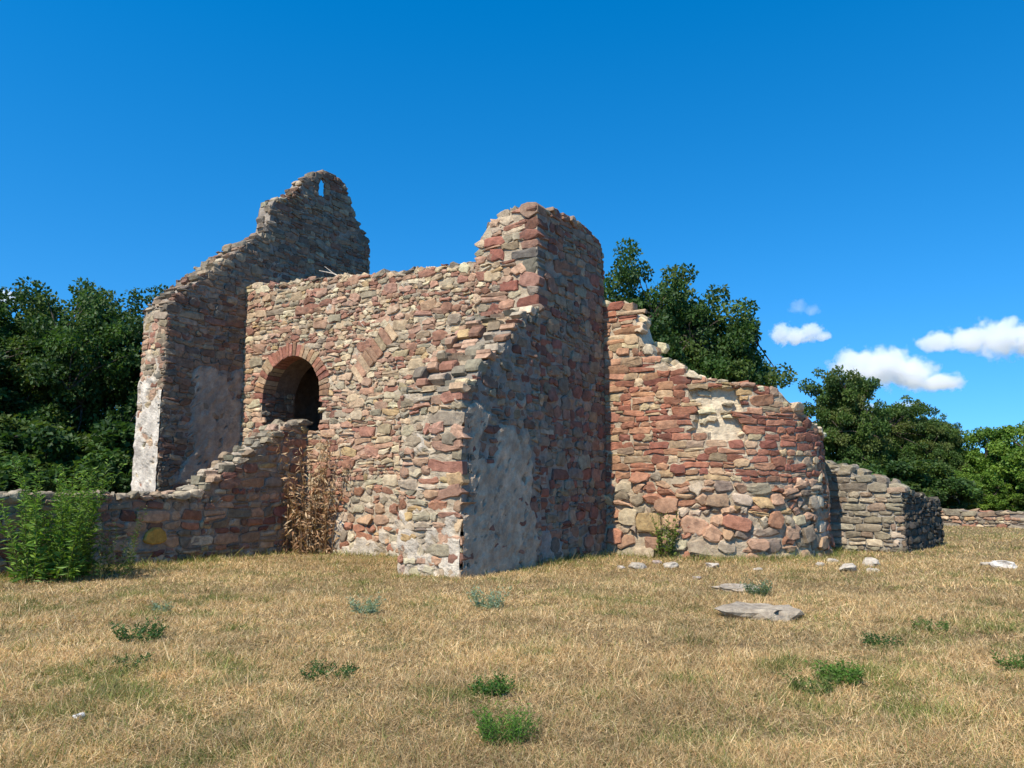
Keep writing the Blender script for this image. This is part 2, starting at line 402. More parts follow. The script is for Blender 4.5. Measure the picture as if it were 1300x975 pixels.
# --- east wall stub (tall corner pier)
e_top0 = profile(E_P, [(690, 268), (705, 267), (722, 276), (745, 291), (758, 305), (768, 322)], .05, 1.0)
w_top0 = profile(W_P, [(690, 266), (668, 263), (642, 270), (622, 284), (612, 302), (606, 330)], .04, 2.0)
def pier_part():
    part_o = B0 + ee * 1.6 + ww * .8
    mb = MB()
    pr = lambda u, z: .1 + .55 * smooth(1.6, .2, z) * smooth(1.9, .3, u)
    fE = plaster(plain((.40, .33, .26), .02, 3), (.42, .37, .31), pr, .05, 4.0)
    e_top = lambda u: e_top0(max(0.05, u))
    w_top = lambda u: min(w_top0(u), e_top0(0.1)) if u < .3 else w_top0(u)
    sheet(mb, E_P, 0, PIER_S, -.3, e_top, fE)
    fW = plain(MORT, .02, 6); sheet(mb, W_P, 0, PIER_T, -.3, w_top, fW)
    endP = Panel(B0 + ee * PIER_S, ww, ee); sheet(mb, endP, 0, PIER_T, -.3, lambda u: e_top(PIER_S), fW, .2, .2)
    backP = Panel(B0 + ww * PIER_T, ee, ww); sheet(mb, backP, 0, PIER_S, -.3, lambda u: e_top(u) - .9, fW, .2, .2)
    # broken top sloping down to the nave side
    vs_, fs, cs = [], [], []; nu, nd = 26, 12
    def tz(s, t): return e_top(s) - (e_top(.1) - w_top(min(t, PIER_T))) * (1 if t > .01 else 0) - .02 + .05 * fbm(s * 2.5, t * 2.5, 4)
    for i in range(nu + 1):
        for j in range(nd + 1):
            s, t = PIER_S * i / nu, PIER_T * j / nd; vs_.append(B0 + ee * s + ww * t + Z * (tz(s, t))); cs.append((.36, .31, .25))
    for i in range(nu):
        for j in range(nd): a = i * (nd + 1) + j; fs.append([a, a + nd + 1, a + nd + 2, a + 1])
    mb.add(vs_, fs, cs)
    part = mb.build('corner_pier', M_MORTAR, church, part_o)
    q = quoins(W_P, 0, -1, -.1, e_top(.05) - .1, PAL_PIER + [((.30, .13, .10), 4), ((.40, .33, .27), 3)], (.18, .34), (.3, .62), (.24, .5))
    qE = [dict(rect=(-.05, .40, 5.5, 8))]
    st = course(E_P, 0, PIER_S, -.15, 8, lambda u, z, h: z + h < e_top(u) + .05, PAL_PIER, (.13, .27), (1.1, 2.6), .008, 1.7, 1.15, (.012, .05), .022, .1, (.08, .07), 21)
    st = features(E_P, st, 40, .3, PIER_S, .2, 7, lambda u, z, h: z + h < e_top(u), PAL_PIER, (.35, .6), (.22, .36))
    for s in q: s['rectE'] = None
    st = [s for s in st if not (s['uz'][0] < .28)]
    sw = course(W_P, 0, PIER_T, 3.0, 8, lambda u, z, h: z + h < w_top(u) + .06, PAL_NAVE, (.14, .26), (1.1, 2.6), .012, 1.9, 1.4, (.016, .06), .022, seed=22)
    sw = features(W_P, sw, 9, .3, PIER_T, 3.5, 7.4, lambda u, z, h: z + h < w_top(u), PAL_NAVE + [((.36, .15, .11), 5)], (.35, .6), (.2, .34))
    sw = drop_under(sw, q)
    sc1 = coping(E_P, 0, PIER_S, e_top, .5, PAL_GREY + PAL_PIER, (.2, .45), (.1, .2))
    sc2 = coping(W_P, 0.25, PIER_T, w_top, 1.2, PAL_GREY + PAL_NAVE, (.2, .42), (.1, .2))
    se = course(endP, 0, PIER_T, 4.5, 8, lambda u, z, h: z + h < e_top(PIER_S), PAL_PIER, (.14, .26), seed=23)
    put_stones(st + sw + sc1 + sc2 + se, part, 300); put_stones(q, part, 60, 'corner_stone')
pier_part()
# --- nave wall with the arched opening
n_top0 = profile(W_P, [(300, 366), (322, 363), (345, 362), (380, 357), (410, 353), (440, 350), (470, 349), (500, 345), (540, 341), (575, 336), (606, 331)], .05, 5.0)
NAVE_U0 = PIER_T; G_U = W_P.uz(308, 480)[0]; NAVE_U1 = G_U + .1; NAVE_T = 1.15
au0, _ = W_P.uz(408, 490); au1, _ = W_P.uz(334, 490); AC = (au0 + au1) / 2; AR = (au1 - au0) / 2
AZ = W_P.uz(371, 451)[1] - AR; ABOT = W_P.uz(371, 536)[1] - .25
def in_arch(u, z, m=0.0):
    if z > AZ: return (u - AC) ** 2 + (z - AZ) ** 2 < (AR + m) ** 2
    return abs(u - AC) < AR + min(m, .03) and z > ABOT
def nave_part():
    mb = MB(); f = plaster(plain(MORT, .022, 8), PLASTER_CREAM, lambda u, z: .12 + .5 * smooth(1.1, 0, z), .06, 9.0)
    hole = lambda u, z: in_arch(u, z, .05)
    sheet(mb, W_P, NAVE_U0, NAVE_U1, -.3, n_top0, f, .08, .08, hole)
    bk = Panel(W_P.O + ee * NAVE_T, ww, ee); g = plain((.42, .35, .28), .03, 10)
    sheet(mb, bk, NAVE_U0, NAVE_U1, -.3, n_top0, g, .12, .12, hole)
    cap_sheet(mb, W_P, NAVE_U0, NAVE_U1, n_top0, NAVE_T, plain((.40, .34, .27), .03, 11))
    # lining of the opening: jambs, soffit, sill
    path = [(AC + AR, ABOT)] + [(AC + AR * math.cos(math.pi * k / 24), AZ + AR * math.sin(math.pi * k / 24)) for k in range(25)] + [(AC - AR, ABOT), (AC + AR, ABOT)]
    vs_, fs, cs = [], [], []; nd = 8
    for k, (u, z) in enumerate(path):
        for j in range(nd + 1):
            vs_.append(W_P(u + .02 * nz(k, j), z + .02 * nz(k, j, 4), .01 - (NAVE_T + .02) * j / nd)); cs.append((.20, .145, .105))  # lining colour darkened to paint in shade inside the opening
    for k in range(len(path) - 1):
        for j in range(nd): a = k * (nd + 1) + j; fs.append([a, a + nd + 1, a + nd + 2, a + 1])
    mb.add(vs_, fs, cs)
    part = mb.build('nave_wall', M_MORTAR, church, W_P((NAVE_U0 + NAVE_U1) / 2, 0, 0))
    # voussoirs of the arch and of the broken relieving arch beside it
    vv = []
    def vouss(cu, cz, r0, r1, a0, a1, pal, d=.05, back=-.4):
        m = .008 / r0
        poly = [(cu + r * math.cos(a), cz + r * math.sin(a)) for r, a in ((r0, a0 + m), (r0, a1 - m), ((r0 + r1) / 2, a1 - m * 1.2), (r1, a1 - m * 1.5), (r1 + .01, (a0 + a1) / 2), (r1, a0 + m * 1.5), ((r0 + r1) / 2, a0 + m))]
        s = stone_geo(W_P, poly, d, back, .012, .03, False); s['col'] = pick(pal); s['uz'] = (cu, cz); return s
    a = math.radians(-6)
    while a < math.radians(186):
        da = rng.uniform(.085, .15); vv.append(vouss(AC, AZ, AR - .03, AR + rng.uniform(.28, .38), a, a + da, [((.38, .17, .125), 4), ((.50, .36, .24), 3), ((.45, .26, .17), 3)], rng.uniform(.03, .06))); a += da
    r1u, r1z = W_P.uz(452, 478); r2u, r2z = W_P.uz(503, 418)
    du_, dz_ = r2u - r1u, r2z - r1z; L = math.hypot(du_, dz_); tu, tz_ = du_ / L, dz_ / L; n = 9; relief = []
    for k in range(n):
        p, w = L * k / n, L / n - .012
        c0 = (r1u + tu * p + .1 * math.sin(k * .3), r1z + tz_ * p); wid = rng.uniform(.2, .27)
        nx, nyv = -tz_, tu
        poly = [(c0[0] + tu * a_ * w + nx * b_ * wid, c0[1] + tz_ * a_ * w + nyv * b_ * wid) for a_, b_ in ((0, -1), (.95, -1), (1, 0), (1, 1), (.4, 1.06), (0, .98))]
        s = stone_geo(W_P, poly, rng.uniform(.045, .065), -.1, .012, .03); s['col'] = pick([((.47, .27, .19), 3), ((.54, .40, .27), 3)]); s['uz'] = c0; relief.append(s)
    def inside(u, z, h):
        if z + h > n_top0(u) + .05 or in_arch(u, z, .36 if z > AZ else .05): return False
        if in_arch(u, z, 0): return False
        x, y = u - (r1u + r2u) / 2, z - (r1z + r2z) / 2
        return not (abs(x * tu + y * tz_) < L / 2 and abs(-x * tz_ + y * tu) < .27)
    def pal(u, z): return PAL_BASE if z < 1.6 else PAL_NAVE
    st = course(W_P, NAVE_U0, NAVE_U1, 1.5, 9, inside, pal, (.08, .175), (1.2, 3.2), .007, 1.8, 1.15, (.014, .05), .02, .12, (.09, .085), 31)
    st = features(W_P, st, 70, NAVE_U0, NAVE_U1, 1.4, 7.4, inside, PAL_NAVE)
    st += course(W_P, NAVE_U0 - .5, NAVE_U1, -.15, 1.5, inside, PAL_BASE, (.15, .27), (1.0, 2.1), .016, 2.0, 1.5, (.015, .07), .028, .18, (.12, .10), 32)
    st += coping(W_P, NAVE_U0, NAVE_U1, n_top0, NAVE_T, PAL_GREY + PAL_NAVE)
    # jamb stones inside the opening (far jamb is the one that shows)
    jl = Panel(W_P(AC + AR, 0, 0), ee, -ww); jr = Panel(W_P(AC - AR, 0, 0), ee, ww)
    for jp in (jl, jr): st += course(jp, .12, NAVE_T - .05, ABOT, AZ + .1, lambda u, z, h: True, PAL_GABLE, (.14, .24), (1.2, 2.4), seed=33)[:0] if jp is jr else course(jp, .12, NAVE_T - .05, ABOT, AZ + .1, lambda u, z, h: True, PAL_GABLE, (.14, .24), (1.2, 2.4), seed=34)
    put_stones(st, part, 300); put_stones(vv, part, 60, 'arch_stone'); put_stones(relief, part, 60, 'relieving_arch_stone')
    # dark vaulted passage behind the opening
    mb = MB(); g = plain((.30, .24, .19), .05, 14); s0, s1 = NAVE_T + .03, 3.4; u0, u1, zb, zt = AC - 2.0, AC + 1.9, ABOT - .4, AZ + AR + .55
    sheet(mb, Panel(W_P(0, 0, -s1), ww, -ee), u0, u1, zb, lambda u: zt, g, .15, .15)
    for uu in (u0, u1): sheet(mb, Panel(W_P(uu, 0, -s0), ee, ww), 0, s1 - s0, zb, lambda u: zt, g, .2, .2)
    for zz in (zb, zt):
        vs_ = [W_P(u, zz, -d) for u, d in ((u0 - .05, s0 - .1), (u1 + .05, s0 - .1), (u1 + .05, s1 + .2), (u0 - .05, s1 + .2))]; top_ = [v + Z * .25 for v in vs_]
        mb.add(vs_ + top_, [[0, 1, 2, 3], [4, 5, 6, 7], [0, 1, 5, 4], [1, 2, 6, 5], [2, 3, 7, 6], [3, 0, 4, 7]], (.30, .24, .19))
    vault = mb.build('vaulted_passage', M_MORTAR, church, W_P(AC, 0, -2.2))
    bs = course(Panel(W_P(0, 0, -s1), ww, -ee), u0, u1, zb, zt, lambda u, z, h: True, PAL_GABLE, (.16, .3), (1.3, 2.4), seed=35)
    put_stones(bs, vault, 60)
nave_part()
# --- buttress at the near corner
BUT_T = 1.38
but_top0 = profile(E_P, [(583, 494), (598, 488), (604, 470), (622, 452), (640, 432), (650, 412), (668, 398), (690, 384)], .05, 7.0)
BUT_S = E_P.uz(582, 700)[0]
def buttress_part():
    PB = Panel(B0 - ww * .05, ee, -ww); EP = Panel(B0 + ee * BUT_S - ww * .05, ww, -ee); LP = Panel(B0 + ww * BUT_T, ee, ww)
    top = lambda u: but_top0(u)
    mb = MB()
    def reg(u, z): return .56 * smooth(4.1, 2.2, z + .3 * math.sin(u * 3 + 1)) * smooth(-.0, -.6, u) * (.75 + .25 * smooth(BUT_S, BUT_S + .3, u)) + .12 + .12 * smooth(1.6, .6, z)
    def regE(u, z): return .18 + .42 * smooth(1.9, .3, z)
    sheet(mb, PB, BUT_S, .02, -.3, top, plaster(plain((.36, .31, .25), .03, 41), PLASTER_GREY, reg, .055, 42.0, 1.2, .42), .055, .055)
    sheet(mb, EP, 0, BUT_T + .05, -.3, lambda u: top(BUT_S) - .03, plaster(plain(MORT, .03, 43), PLASTER_CREAM, regE, .042, 44.0, 2.6, .6), .06, .06)
    sheet(mb, LP, BUT_S, 0, -.3, top, plain(MORT, .03, 45), .12, .12)
    cap_sheet(mb, PB, BUT_S, .02, top, BUT_T + .05, plain((.38, .33, .26), .03, 46), .08, 8, .06, 3.0)
    part = mb.build('corner_buttress', M_MORTAR, church, PB(BUT_S / 2, 0, -.7))
    q = quoins(EP, 0, -1, -.1, top(BUT_S) - .05, PAL_NAVE, (.09, .30), (.18, .62), (.15, .4), .03)
    sE = course(EP, 0, BUT_T + .05, -.15, 4, lambda u, z, h: z + h < top(BUT_S), lambda u, z: PAL_BASE if z < 2 else PAL_NAVE + PAL_GREY, (.14, .25), (1.1, 2.4), .013, 1.9, 1.4, (.012, .055), .024, .12, seed=46)
    sE = drop_under(sE, q)
    sB = course(PB, BUT_S + .2, 0, -.15, 7, lambda u, z, h: z + h < top(u) + .02, PAL_PIER, (.13, .25), (1.1, 2.4), .013, 1.5, 1.2, (-.01, .045), .022, .12, seed=47)
    sL = course(LP, BUT_S, 0, 1.0, 7, lambda u, z, h: z + h < top(u) + .02, PAL_NAVE, (.13, .25), (1.1, 2.4), .013, 1.5, 1.2, (.01, .045), .022, .12, seed=48)
    sc_ = coping(PB, BUT_S, 0, top, BUT_T + .05, PAL_GREY + PAL_NAVE, (.16, .34), (.07, .14), (.2, .42), .05, .05, .03)
    put_stones(sE + sB + sL + sc_, part, 300); put_stones(q, part, 60, 'corner_stone')
buttress_part()
# --- gable wall with its own sloping buttress
G_O = W_P(G_U, 0, 0); G_P = Panel(G_O, ee, -ww); G_T = 1.0
GS = G_P.uz(203, 560)[0]
g_top0 = profile(G_P, [(196, 398), (206, 396), (228, 377), (254, 354), (276, 338), (299, 321), (322, 304), (341, 294), (343, 266), (348, 254), (362, 252), (369, 251),
                       (380, 239), (392, 226), (402, 219), (414, 219), (426, 223), (436, 234), (444, 256), (452, 281), (461, 297), (467, 303), (468, 340), (468.5, 372)], .04, 12.0)
SU, SZ = G_P.uz(408, 238); SW, SH = .14, .30
def in_slit(u, z, m=0.0): return abs(u - SU) < SW + m and abs(z - SZ) < SH + m - max(0, abs(u - SU) - .02) * (1.6 if z > SZ else 0)
def gable_part():
    u1 = G_P.uz(468.2, 330)[0]
    top = lambda u: g_top0(u)
    mb = MB()
    def reg(u, z): return .75 * smooth(5.6, 4.2, z) * smooth(.4, -.2, u) * smooth(-2.3, -1.2, u) + .08
    hole = lambda u, z: in_slit(u, z)
    sheet(mb, G_P, GS, u1, -.3, top, plaster(plain((.36, .30, .24), .025, 51), (.48, .385, .285), reg, .07, 52.0, 1.4, .5), .07, .07, hole)
    BK = Panel(G_P.O + ww * G_T, ee, ww); thk = lambda u: G_T - .45 * smooth(.1, .5, u)
    def bfn(u, z): d, c = plain((.45, .38, .3), .03, 53)(u, z); return d - (G_T - thk(u)), c
    sheet(mb, BK, GS, u1, -.3, top, bfn, .07, .07, lambda u, z: SU - SW < u < SU + SW + .6 and SZ - SH < z < SZ + SH + .3)
    cap_sheet(mb, G_P, GS, u1, top, thk, plain((.40, .34, .27), .03, 54), .06, 6, .05, 5.0)
    EP = Panel(G_P(GS, 0, 0), ww, -ee)
    def regE(u, z): return .62 * smooth(5.6, 3.3, z) + .14
    sheet(mb, EP, -.02, G_T, -.3, lambda u: top(GS) - .03, plaster(plain(MORT, .03, 55), (.80, .70, .56), regE, .06, 56.0, 1.5, .5), .06, .06)
    EE = Panel(G_P(u1, 0, 0), ww, ee); sheet(mb, EE, 0, .55, -.3, lambda u: top(u1 - .02), plain(MORT, .03, 57), .15, .15)
    # lining of the slit
    path = [(SU - SW, SZ - SH), (SU - SW, SZ + SH - .28), (SU - .02, SZ + SH), (SU + .02, SZ + SH), (SU + SW, SZ + SH - .28), (SU + SW, SZ - SH), (SU - SW, SZ - SH)]
    spl = lambda q: (q[0] + (.6 if q[0] > SU else 0), q[1] + (.3 if q[1] > SZ else 0))     # splayed embrasure
    for a, b in zip(path[:-1], path[1:]): mb.add([G_P(*a, .02), G_P(*b, .02), G_P(*spl(b), -.56), G_P(*spl(a), -.56)], [[0, 1, 2, 3]], (.34, .27, .2))
    part = mb.build('gable_wall', M_MORTAR, church, G_P(1.2, 0, -.5))
    def inside(u, z, h): return z + h < top(u) + .05 and not in_slit(u, z, .2 if h < .1 else .34) and not (u > .25 and z < 5.0)
    st = course(G_P, GS, u1, -.1, 12.5, inside, lambda u, z: PAL_GABLE, (.11, .22), (1.2, 3.0), .008, 1.8, 1.15, (.008, .05), .02, .11, (.08, .07), 61)
    st = features(G_P, st, 50, GS + .3, u1, 2, 11, inside, PAL_GABLE, (.3, .5), (.16, .26))
    fr = []
    for sg in (-1, 1):
        z = SZ - SH - .05
        while z < SZ + SH - .1:
            h = rng.uniform(.16, .24); a, b = (SU - SW - .22, SU - SW + .01) if sg < 0 else (SU + SW - .01, SU + SW + .22)
            s = stone_geo(G_P, cell_poly(a, b, z, z + h, .006, 1, .8), .04, -.05, .015, .05); s['col'] = pick(PAL_GABLE); s['uz'] = (a, z); fr.append(s); z += h
    for a, b, sh in ((SU - .3, SU + .02, .14), (SU - .02, SU + .3, -.14)):
        poly = [(a, SZ + SH - .12 + (0 if sh > 0 else .16)), (b, SZ + SH - .12 + (.16 if sh > 0 else 0)), (b, SZ + SH + .14), (a, SZ + SH + .12)]
        s = stone_geo(G_P, poly, .045, -.05, .012, .02); s['col'] = pick(PAL_GABLE); s['uz'] = (a, SZ); fr.append(s)
    sE = course(EP, 0, G_T, -.1, 7, lambda u, z, h: z + h < top(GS) and z > 1, PAL_NAVE, (.14, .24), (1.2, 2.2), .013, 1.3, 1.1, (.0, .045), .02, seed=62)
    sEE = course(EE, 0, .55, 5.5, 11, lambda u, z, h: z + h < top(u1 - .02), PAL_NAVE, (.12, .22), (1.2, 2.2), seed=63)
    q = quoins(EP, 0, -1, 4.2, top(GS) - .05, PAL_GABLE, (.16, .26), (.25, .5), (.2, .4), .03)
    sc_ = coping(G_P, GS, .2, top, G_T, PAL_GREY + PAL_GABLE, (.14, .3), (.05, .1), (.2, .4), .05, .035, .05) + coping(G_P, .2, u1, top, .55, PAL_GREY + PAL_GABLE, (.14, .3), (.05, .1), (.2, .4), .05, .035, .05)
    put_stones(st + sE + sEE + sc_, part, 300); put_stones(fr, part, 60, 'window_frame_stone'); put_stones(q, part, 60, 'corner_stone')
gable_part()
# --- apse
A_P = ArcPanel(B0 + ee * (PIER_S - .03), 1.9, 2.7)
a_top0 = profile(A_P, [(766, 384), (790, 386), (803, 394), (812, 425), (818, 441), (838, 455), (860, 470), (884, 478), (920, 484), (955, 489), (985, 495), (1000, 509), (1015, 521), (1030, 537), (1040, 549)], .06, 14.0)
A_U1 = A_P.L + A_P.R * math.pi * .98; A_T = .85
def a_top(u):
    um = A_P.uz(1040, 600)[0]
    return a_top0(u) if u < um else a_top0(um) - .25 * smooth(um, um + 2.5, u) + .08 * fbm(u * 3, 1.7)
cav_u0, _ = A_P.uz(884, 530); cav_u1, _ = A_P.uz(936, 530); CZ0 = A_P.uz(910, 556)[1]; CZ1 = A_P.uz(910, 498)[1]
def in_cav(u, z, m=0.0):
    k = .08 + .14 * fbm(u * 3, z * 3, 8) + m
    return cav_u0 - k < u < cav_u1 + k and CZ0 + (.25 if u < cav_u0 + .25 else 0) - k < z < CZ1 + k
def apse_part():
    mb = MB()
    def f0(u, z):
        d, c = plain(MORT, .022, 71)(u, z); k = 1 if in_cav(u, z, .02) else 0
        return d - .16 * k, mixc(c, (.74, .61, .42), k)
    um = A_P.uz(1040, 600)[0]
    f = plaster(f0, (.50, .43, .34), lambda u, z: .05 + .5 * smooth(um - .9, um + .1, u) * smooth(2.4, .6, z), .05, 72.0)
    sheet(mb, A_P, 0, A_U1, -.3, a_top, f, .07, .07)
    class In:  # inner face
        def __call__(s, u, z, d=0.0): return A_P(u, z, -A_T - d)
        def nrm(s, u): return -A_P.nrm(u)
    sheet(mb, In(), 0, A_U1, -.3, a_top, plain(MORT, .03, 73), .14, .14)
    cap_sheet(mb, A_P, 0, A_U1, a_top, A_T, plain((.76, .64, .46), .03, 74), .07, 6, .09, 6.0)
    mb.add([A_P(A_U1, -.3, 0), A_P(A_U1, -.3, -A_T), A_P(A_U1, a_top(A_U1), -A_T), A_P(A_U1, a_top(A_U1), 0)], [[0, 1, 2, 3]], MORT)
    part = mb.build('apse_wall', M_MORTAR, church, A_P(3.5, 0, -.4))
    zsplit = lambda u: 1.75 + .12 * math.sin(u * 1.3)
    st = course(A_P, 0, A_U1, 1.75, 7, lambda u, z, h: z + h < a_top(u) + .05 and z - h * .3 > zsplit(u) and not in_cav(u, z), PAL_APSE, (.12, .22), (1.4, 3.6), .007, 1.35, 1.0, (.014, .05), .02, .09, (.06, .07), 81)
    st = features(A_P, st, 28, 0, um, 1.9, 5.5, lambda u, z, h: z + h < a_top(u) and z - h > zsplit(u) and not in_cav(u, z), PAL_APSE, (.34, .62), (.17, .26))
    lo = course(A_P, 0, A_U1, -.15, 1.95, lambda u, z, h: z - h * .3 < zsplit(u), PAL_BASE, (.18, .33), (.9, 1.9), .010, 2.4, 1.45, (.03, .11), .045, .25, (.18, .16), 82)
    lo = features(A_P, lo, 26, 0, um + .5, .0, 1.7, lambda u, z, h: True, PAL_BASE, (.35, .65), (.26, .42), (.06, .13))
    def slope_pal(): return [((.74, .63, .47), 4), ((.66, .54, .39), 3), ((.48, .31, .22), 1.5), ((.40, .19, .14), .6)]
    sc_ = coping(A_P, 0, A_U1, a_top, A_T, slope_pal(), (.2, .45), (.06, .13), (.22, .42), .06, .05, .15)
    # stones hanging in the broken-out cavity
    for k in range(7):
        u = rng.uniform(cav_u0 + .1, cav_u1); z = rng.uniform(CZ0 + .3, CZ1); w, h = rng.uniform(.2, .4), rng.uniform(.09, .16)
        s = stone_geo(A_P, cell_poly(u - w / 2, u + w / 2, z, z + h, .01, 1.6, 1.2), rng.uniform(-.1, -.03), -.25, .02, .2); s['col'] = pick([((.68, .58, .42), 2), ((.45, .36, .27), 1)]); s['uz'] = (u, z); sc_.append(s)
    put_stones(st + lo + sc_, part, 300)
apse_part()

# ------------------------------------------------------------------ low outer wall with the rubble ramp up to the arch
def stair_wall():
    t0 = 6.98; P = Panel(B0 + ww * t0, ee, -ww)
    u0 = P.uz(-60, 640)[0]; u1 = -.02; thick = .8
    top0 = profile(P, [(-60, 634), (0, 630), (40, 629), (120, 628), (180, 629), (238, 630), (256, 622), (275, 607), (300, 590), (325, 571), (350, 552), (368, 540), (386, 534), (392, 534)], .04, 17.0)
    root = empty('outer_wall', P((u0 + u1) / 2, 0, -thick / 2))
    tag(root, 'shaded low stone wall with a rubble ramp climbing to the arched opening', 'wall')
    mb = MB(); fn = plaster(plain((.40, .32, .24), .025, 91), (.50, .42, .32), lambda u, z: .12 + .3 * smooth(.8, 0, z), .05, 92.0)
    sheet(mb, P, u0, u1, -.3, top0, fn); sheet(mb, Panel(P.O + ww * thick, ee, ww), u0, u1, -.3, top0, plain(MORT, .03, 93), .15, .15)
    cap_sheet(mb, P, u0, u1, top0, thick, plain((.50, .42, .32), .03, 94), .08, 6, .06, 8.0)
    EP = Panel(P(u0, 0, 0), ww, -ee); sheet(mb, EP, 0, thick, -.3, lambda u: top0(u0), plain(MORT, .03, 95), .1, .1)
    core = mb.build('mortar_core', M_MORTAR, root, WLOC[root.name])
    ou, oz = P.uz(197, 679)
    st = course(P, u0, u1, -.15, 3.4, lambda u, z, h: z + h < top0(u) + .03 and not (abs(u - ou) < .3 and abs(z - oz) < .17), PAL_PIER + PAL_BASE, (.13, .26), (1.2, 2.8), .013, 1.4, 1.2, (.01, .05), .022, seed=96)
    s = stone_geo(P, [(ou + .28 * math.cos(a), oz - .1 + (.27 if math.sin(a) > 0 else .1) * math.sin(a)) for a in [k * math.pi / 5 for k in range(10)]], .05, -.08, .03, .04); s['col'] = (.52, .31, .07); s['uz'] = (ou, oz); st.append(s)
    st += coping(P, u0, u1, top0, thick, PAL_GREY + [((.50, .42, .33), 4), ((.46, .33, .25), 2)], (.18, .4), (.07, .14), (.2, .42), .05, .06, .02)
    st += course(EP, 0, thick, -.1, 2, lambda u, z, h: z + h < top0(u0), PAL_BASE, (.13, .26), seed=97)
    put_stones(st, core, 300)
stair_wall()
# ------------------------------------------------------------------ short grey wall beyond the apse
def grey_wall():
    al = math.radians(49); e2 = Vector((math.cos(al), math.sin(al), 0)); w2 = Vector((-e2.y, e2.x, 0))
    c = ground_at(1150, 703); c.z = 0; P = Panel(c, w2, -e2); Q = Panel(c, e2, -w2)
    L = 2.75; S = Q.uz(1197, 690)[0]; S = min(S, 5.2)
    top = profile(P, [(1150, 627), (1128, 620), (1112, 612), (1095, 606), (1075, 596), (1050, 590), (1000, 585)], .05, 21.0)
    qtop = profile(Q, [(1150, 627), (1160, 625), (1172, 629), (1180, 633), (1197, 634)], .04, 22.0)
    root = empty('short_wall', c + w2 * 1.3 + e2 * .8); tag(root, 'short grey weathered stone wall with a dark end face beyond the round apse', 'wall')
    mb = MB(); fn = plain((.42, .38, .31), .03, 101); T = S
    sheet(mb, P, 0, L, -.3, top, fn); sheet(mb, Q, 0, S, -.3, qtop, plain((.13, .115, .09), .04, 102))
    def tt(u, d): return top(u) + (qtop(d) - qtop(0)) * max(0, 1 - u / 1.5) if d < .75 else (qtop(d) if u < .6 else 1.0)
    vs_, fs = [], []
    for i in range(21):
        for j in range(13):
            u, d = L * i / 20, (0, .2, .4, .6, .74, .76, 1.2, 1.7, 2.3, 3.0, 3.8, 4.5, S)[j] if S > 4.5 else S * j / 12; vs_.append(P(u, tt(u, d) - .02 + .05 * fbm(u * 3, d * 3, 7), -d))
    for i in range(20):
        for j in range(12): a = i * 13 + j; fs.append([a, a + 13, a + 14, a + 1])
    mb.add(vs_, fs, (.40, .36, .30))
    sheet(mb, Panel(P.O + e2 * S, w2, e2), 0, L, -.3, lambda u: tt(u, S), fn, .2, .2); sheet(mb, Panel(P(L, 0, 0), e2, w2), 0, S, -.3, lambda d: tt(L, d), fn, .2, .2)
    core = mb.build('mortar_core', M_MORTAR, root, WLOC[root.name])
    st = course(P, 0, L, -.1, 3, lambda u, z, h: z + h < top(u) + .04, lambda u, z: PAL_GREY if z > .5 else PAL_GREY + [((.58, .47, .37), 6)], (.12, .22), (1.4, 3.2), .014, 1.2, 1.0, (.02, .08), .022, seed=103)
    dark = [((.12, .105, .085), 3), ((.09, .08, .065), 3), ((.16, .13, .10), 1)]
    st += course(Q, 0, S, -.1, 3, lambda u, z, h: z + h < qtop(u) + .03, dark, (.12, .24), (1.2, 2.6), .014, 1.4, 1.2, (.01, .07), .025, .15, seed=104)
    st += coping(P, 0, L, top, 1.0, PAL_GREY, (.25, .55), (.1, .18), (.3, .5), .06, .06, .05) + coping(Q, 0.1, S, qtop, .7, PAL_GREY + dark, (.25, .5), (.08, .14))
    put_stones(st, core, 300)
grey_wall()
# ------------------------------------------------------------------ distant dry stone wall
def far_wall():
    a, b = ground_at(1185, 667), ground_at(1345, 672); a.z = b.z = 0; d = (b - a); L = d.length; d.normalize()
    P = Panel(a, d, Vector((d.y, -d.x, 0))); 
    if P.N.y > 0: P.N = -P.N
    top = lambda u: .66 + .10 * fbm(u * .8, 3.3) - .03 * u / L; th = .7
    root = empty('dry_stone_wall', P(L / 2, 0, -.3)); tag(root, 'long low dry stone wall at the foot of the bright hedge trees', 'wall')
    mb = MB(); fn = plain((.36, .30, .24), .03, 111); sheet(mb, P, 0, L, -.2, top, fn, .15, .12); cap_sheet(mb, P, 0, L, top, th, fn, .15, 4)
    sheet(mb, Panel(P.O - P.N * th, d, -P.N), 0, L, -.2, top, fn, .3, .2)
    for uu in (0, L): sheet(mb, Panel(P(uu, 0, 0), -P.N, d), 0, th, -.2, lambda q: top(uu), fn, .2, .2)
    core = mb.build('rubble_core', M_MORTAR, root, WLOC[root.name])
    st = course(P, 0, L, -.1, 1.0, lambda u, z, h: z + h < top(u) + .04, PAL_NAVE + PAL_GREY, (.12, .24), (1.2, 3.0), .016, 1.4, 1.2, (.02, .09), .025, .14, seed=112)
    st += coping(P, 0, L, top, th, PAL_GREY + PAL_NAVE, (.3, .6), (.09, .16))
    put_stones(st, core, 300)
far_wall()

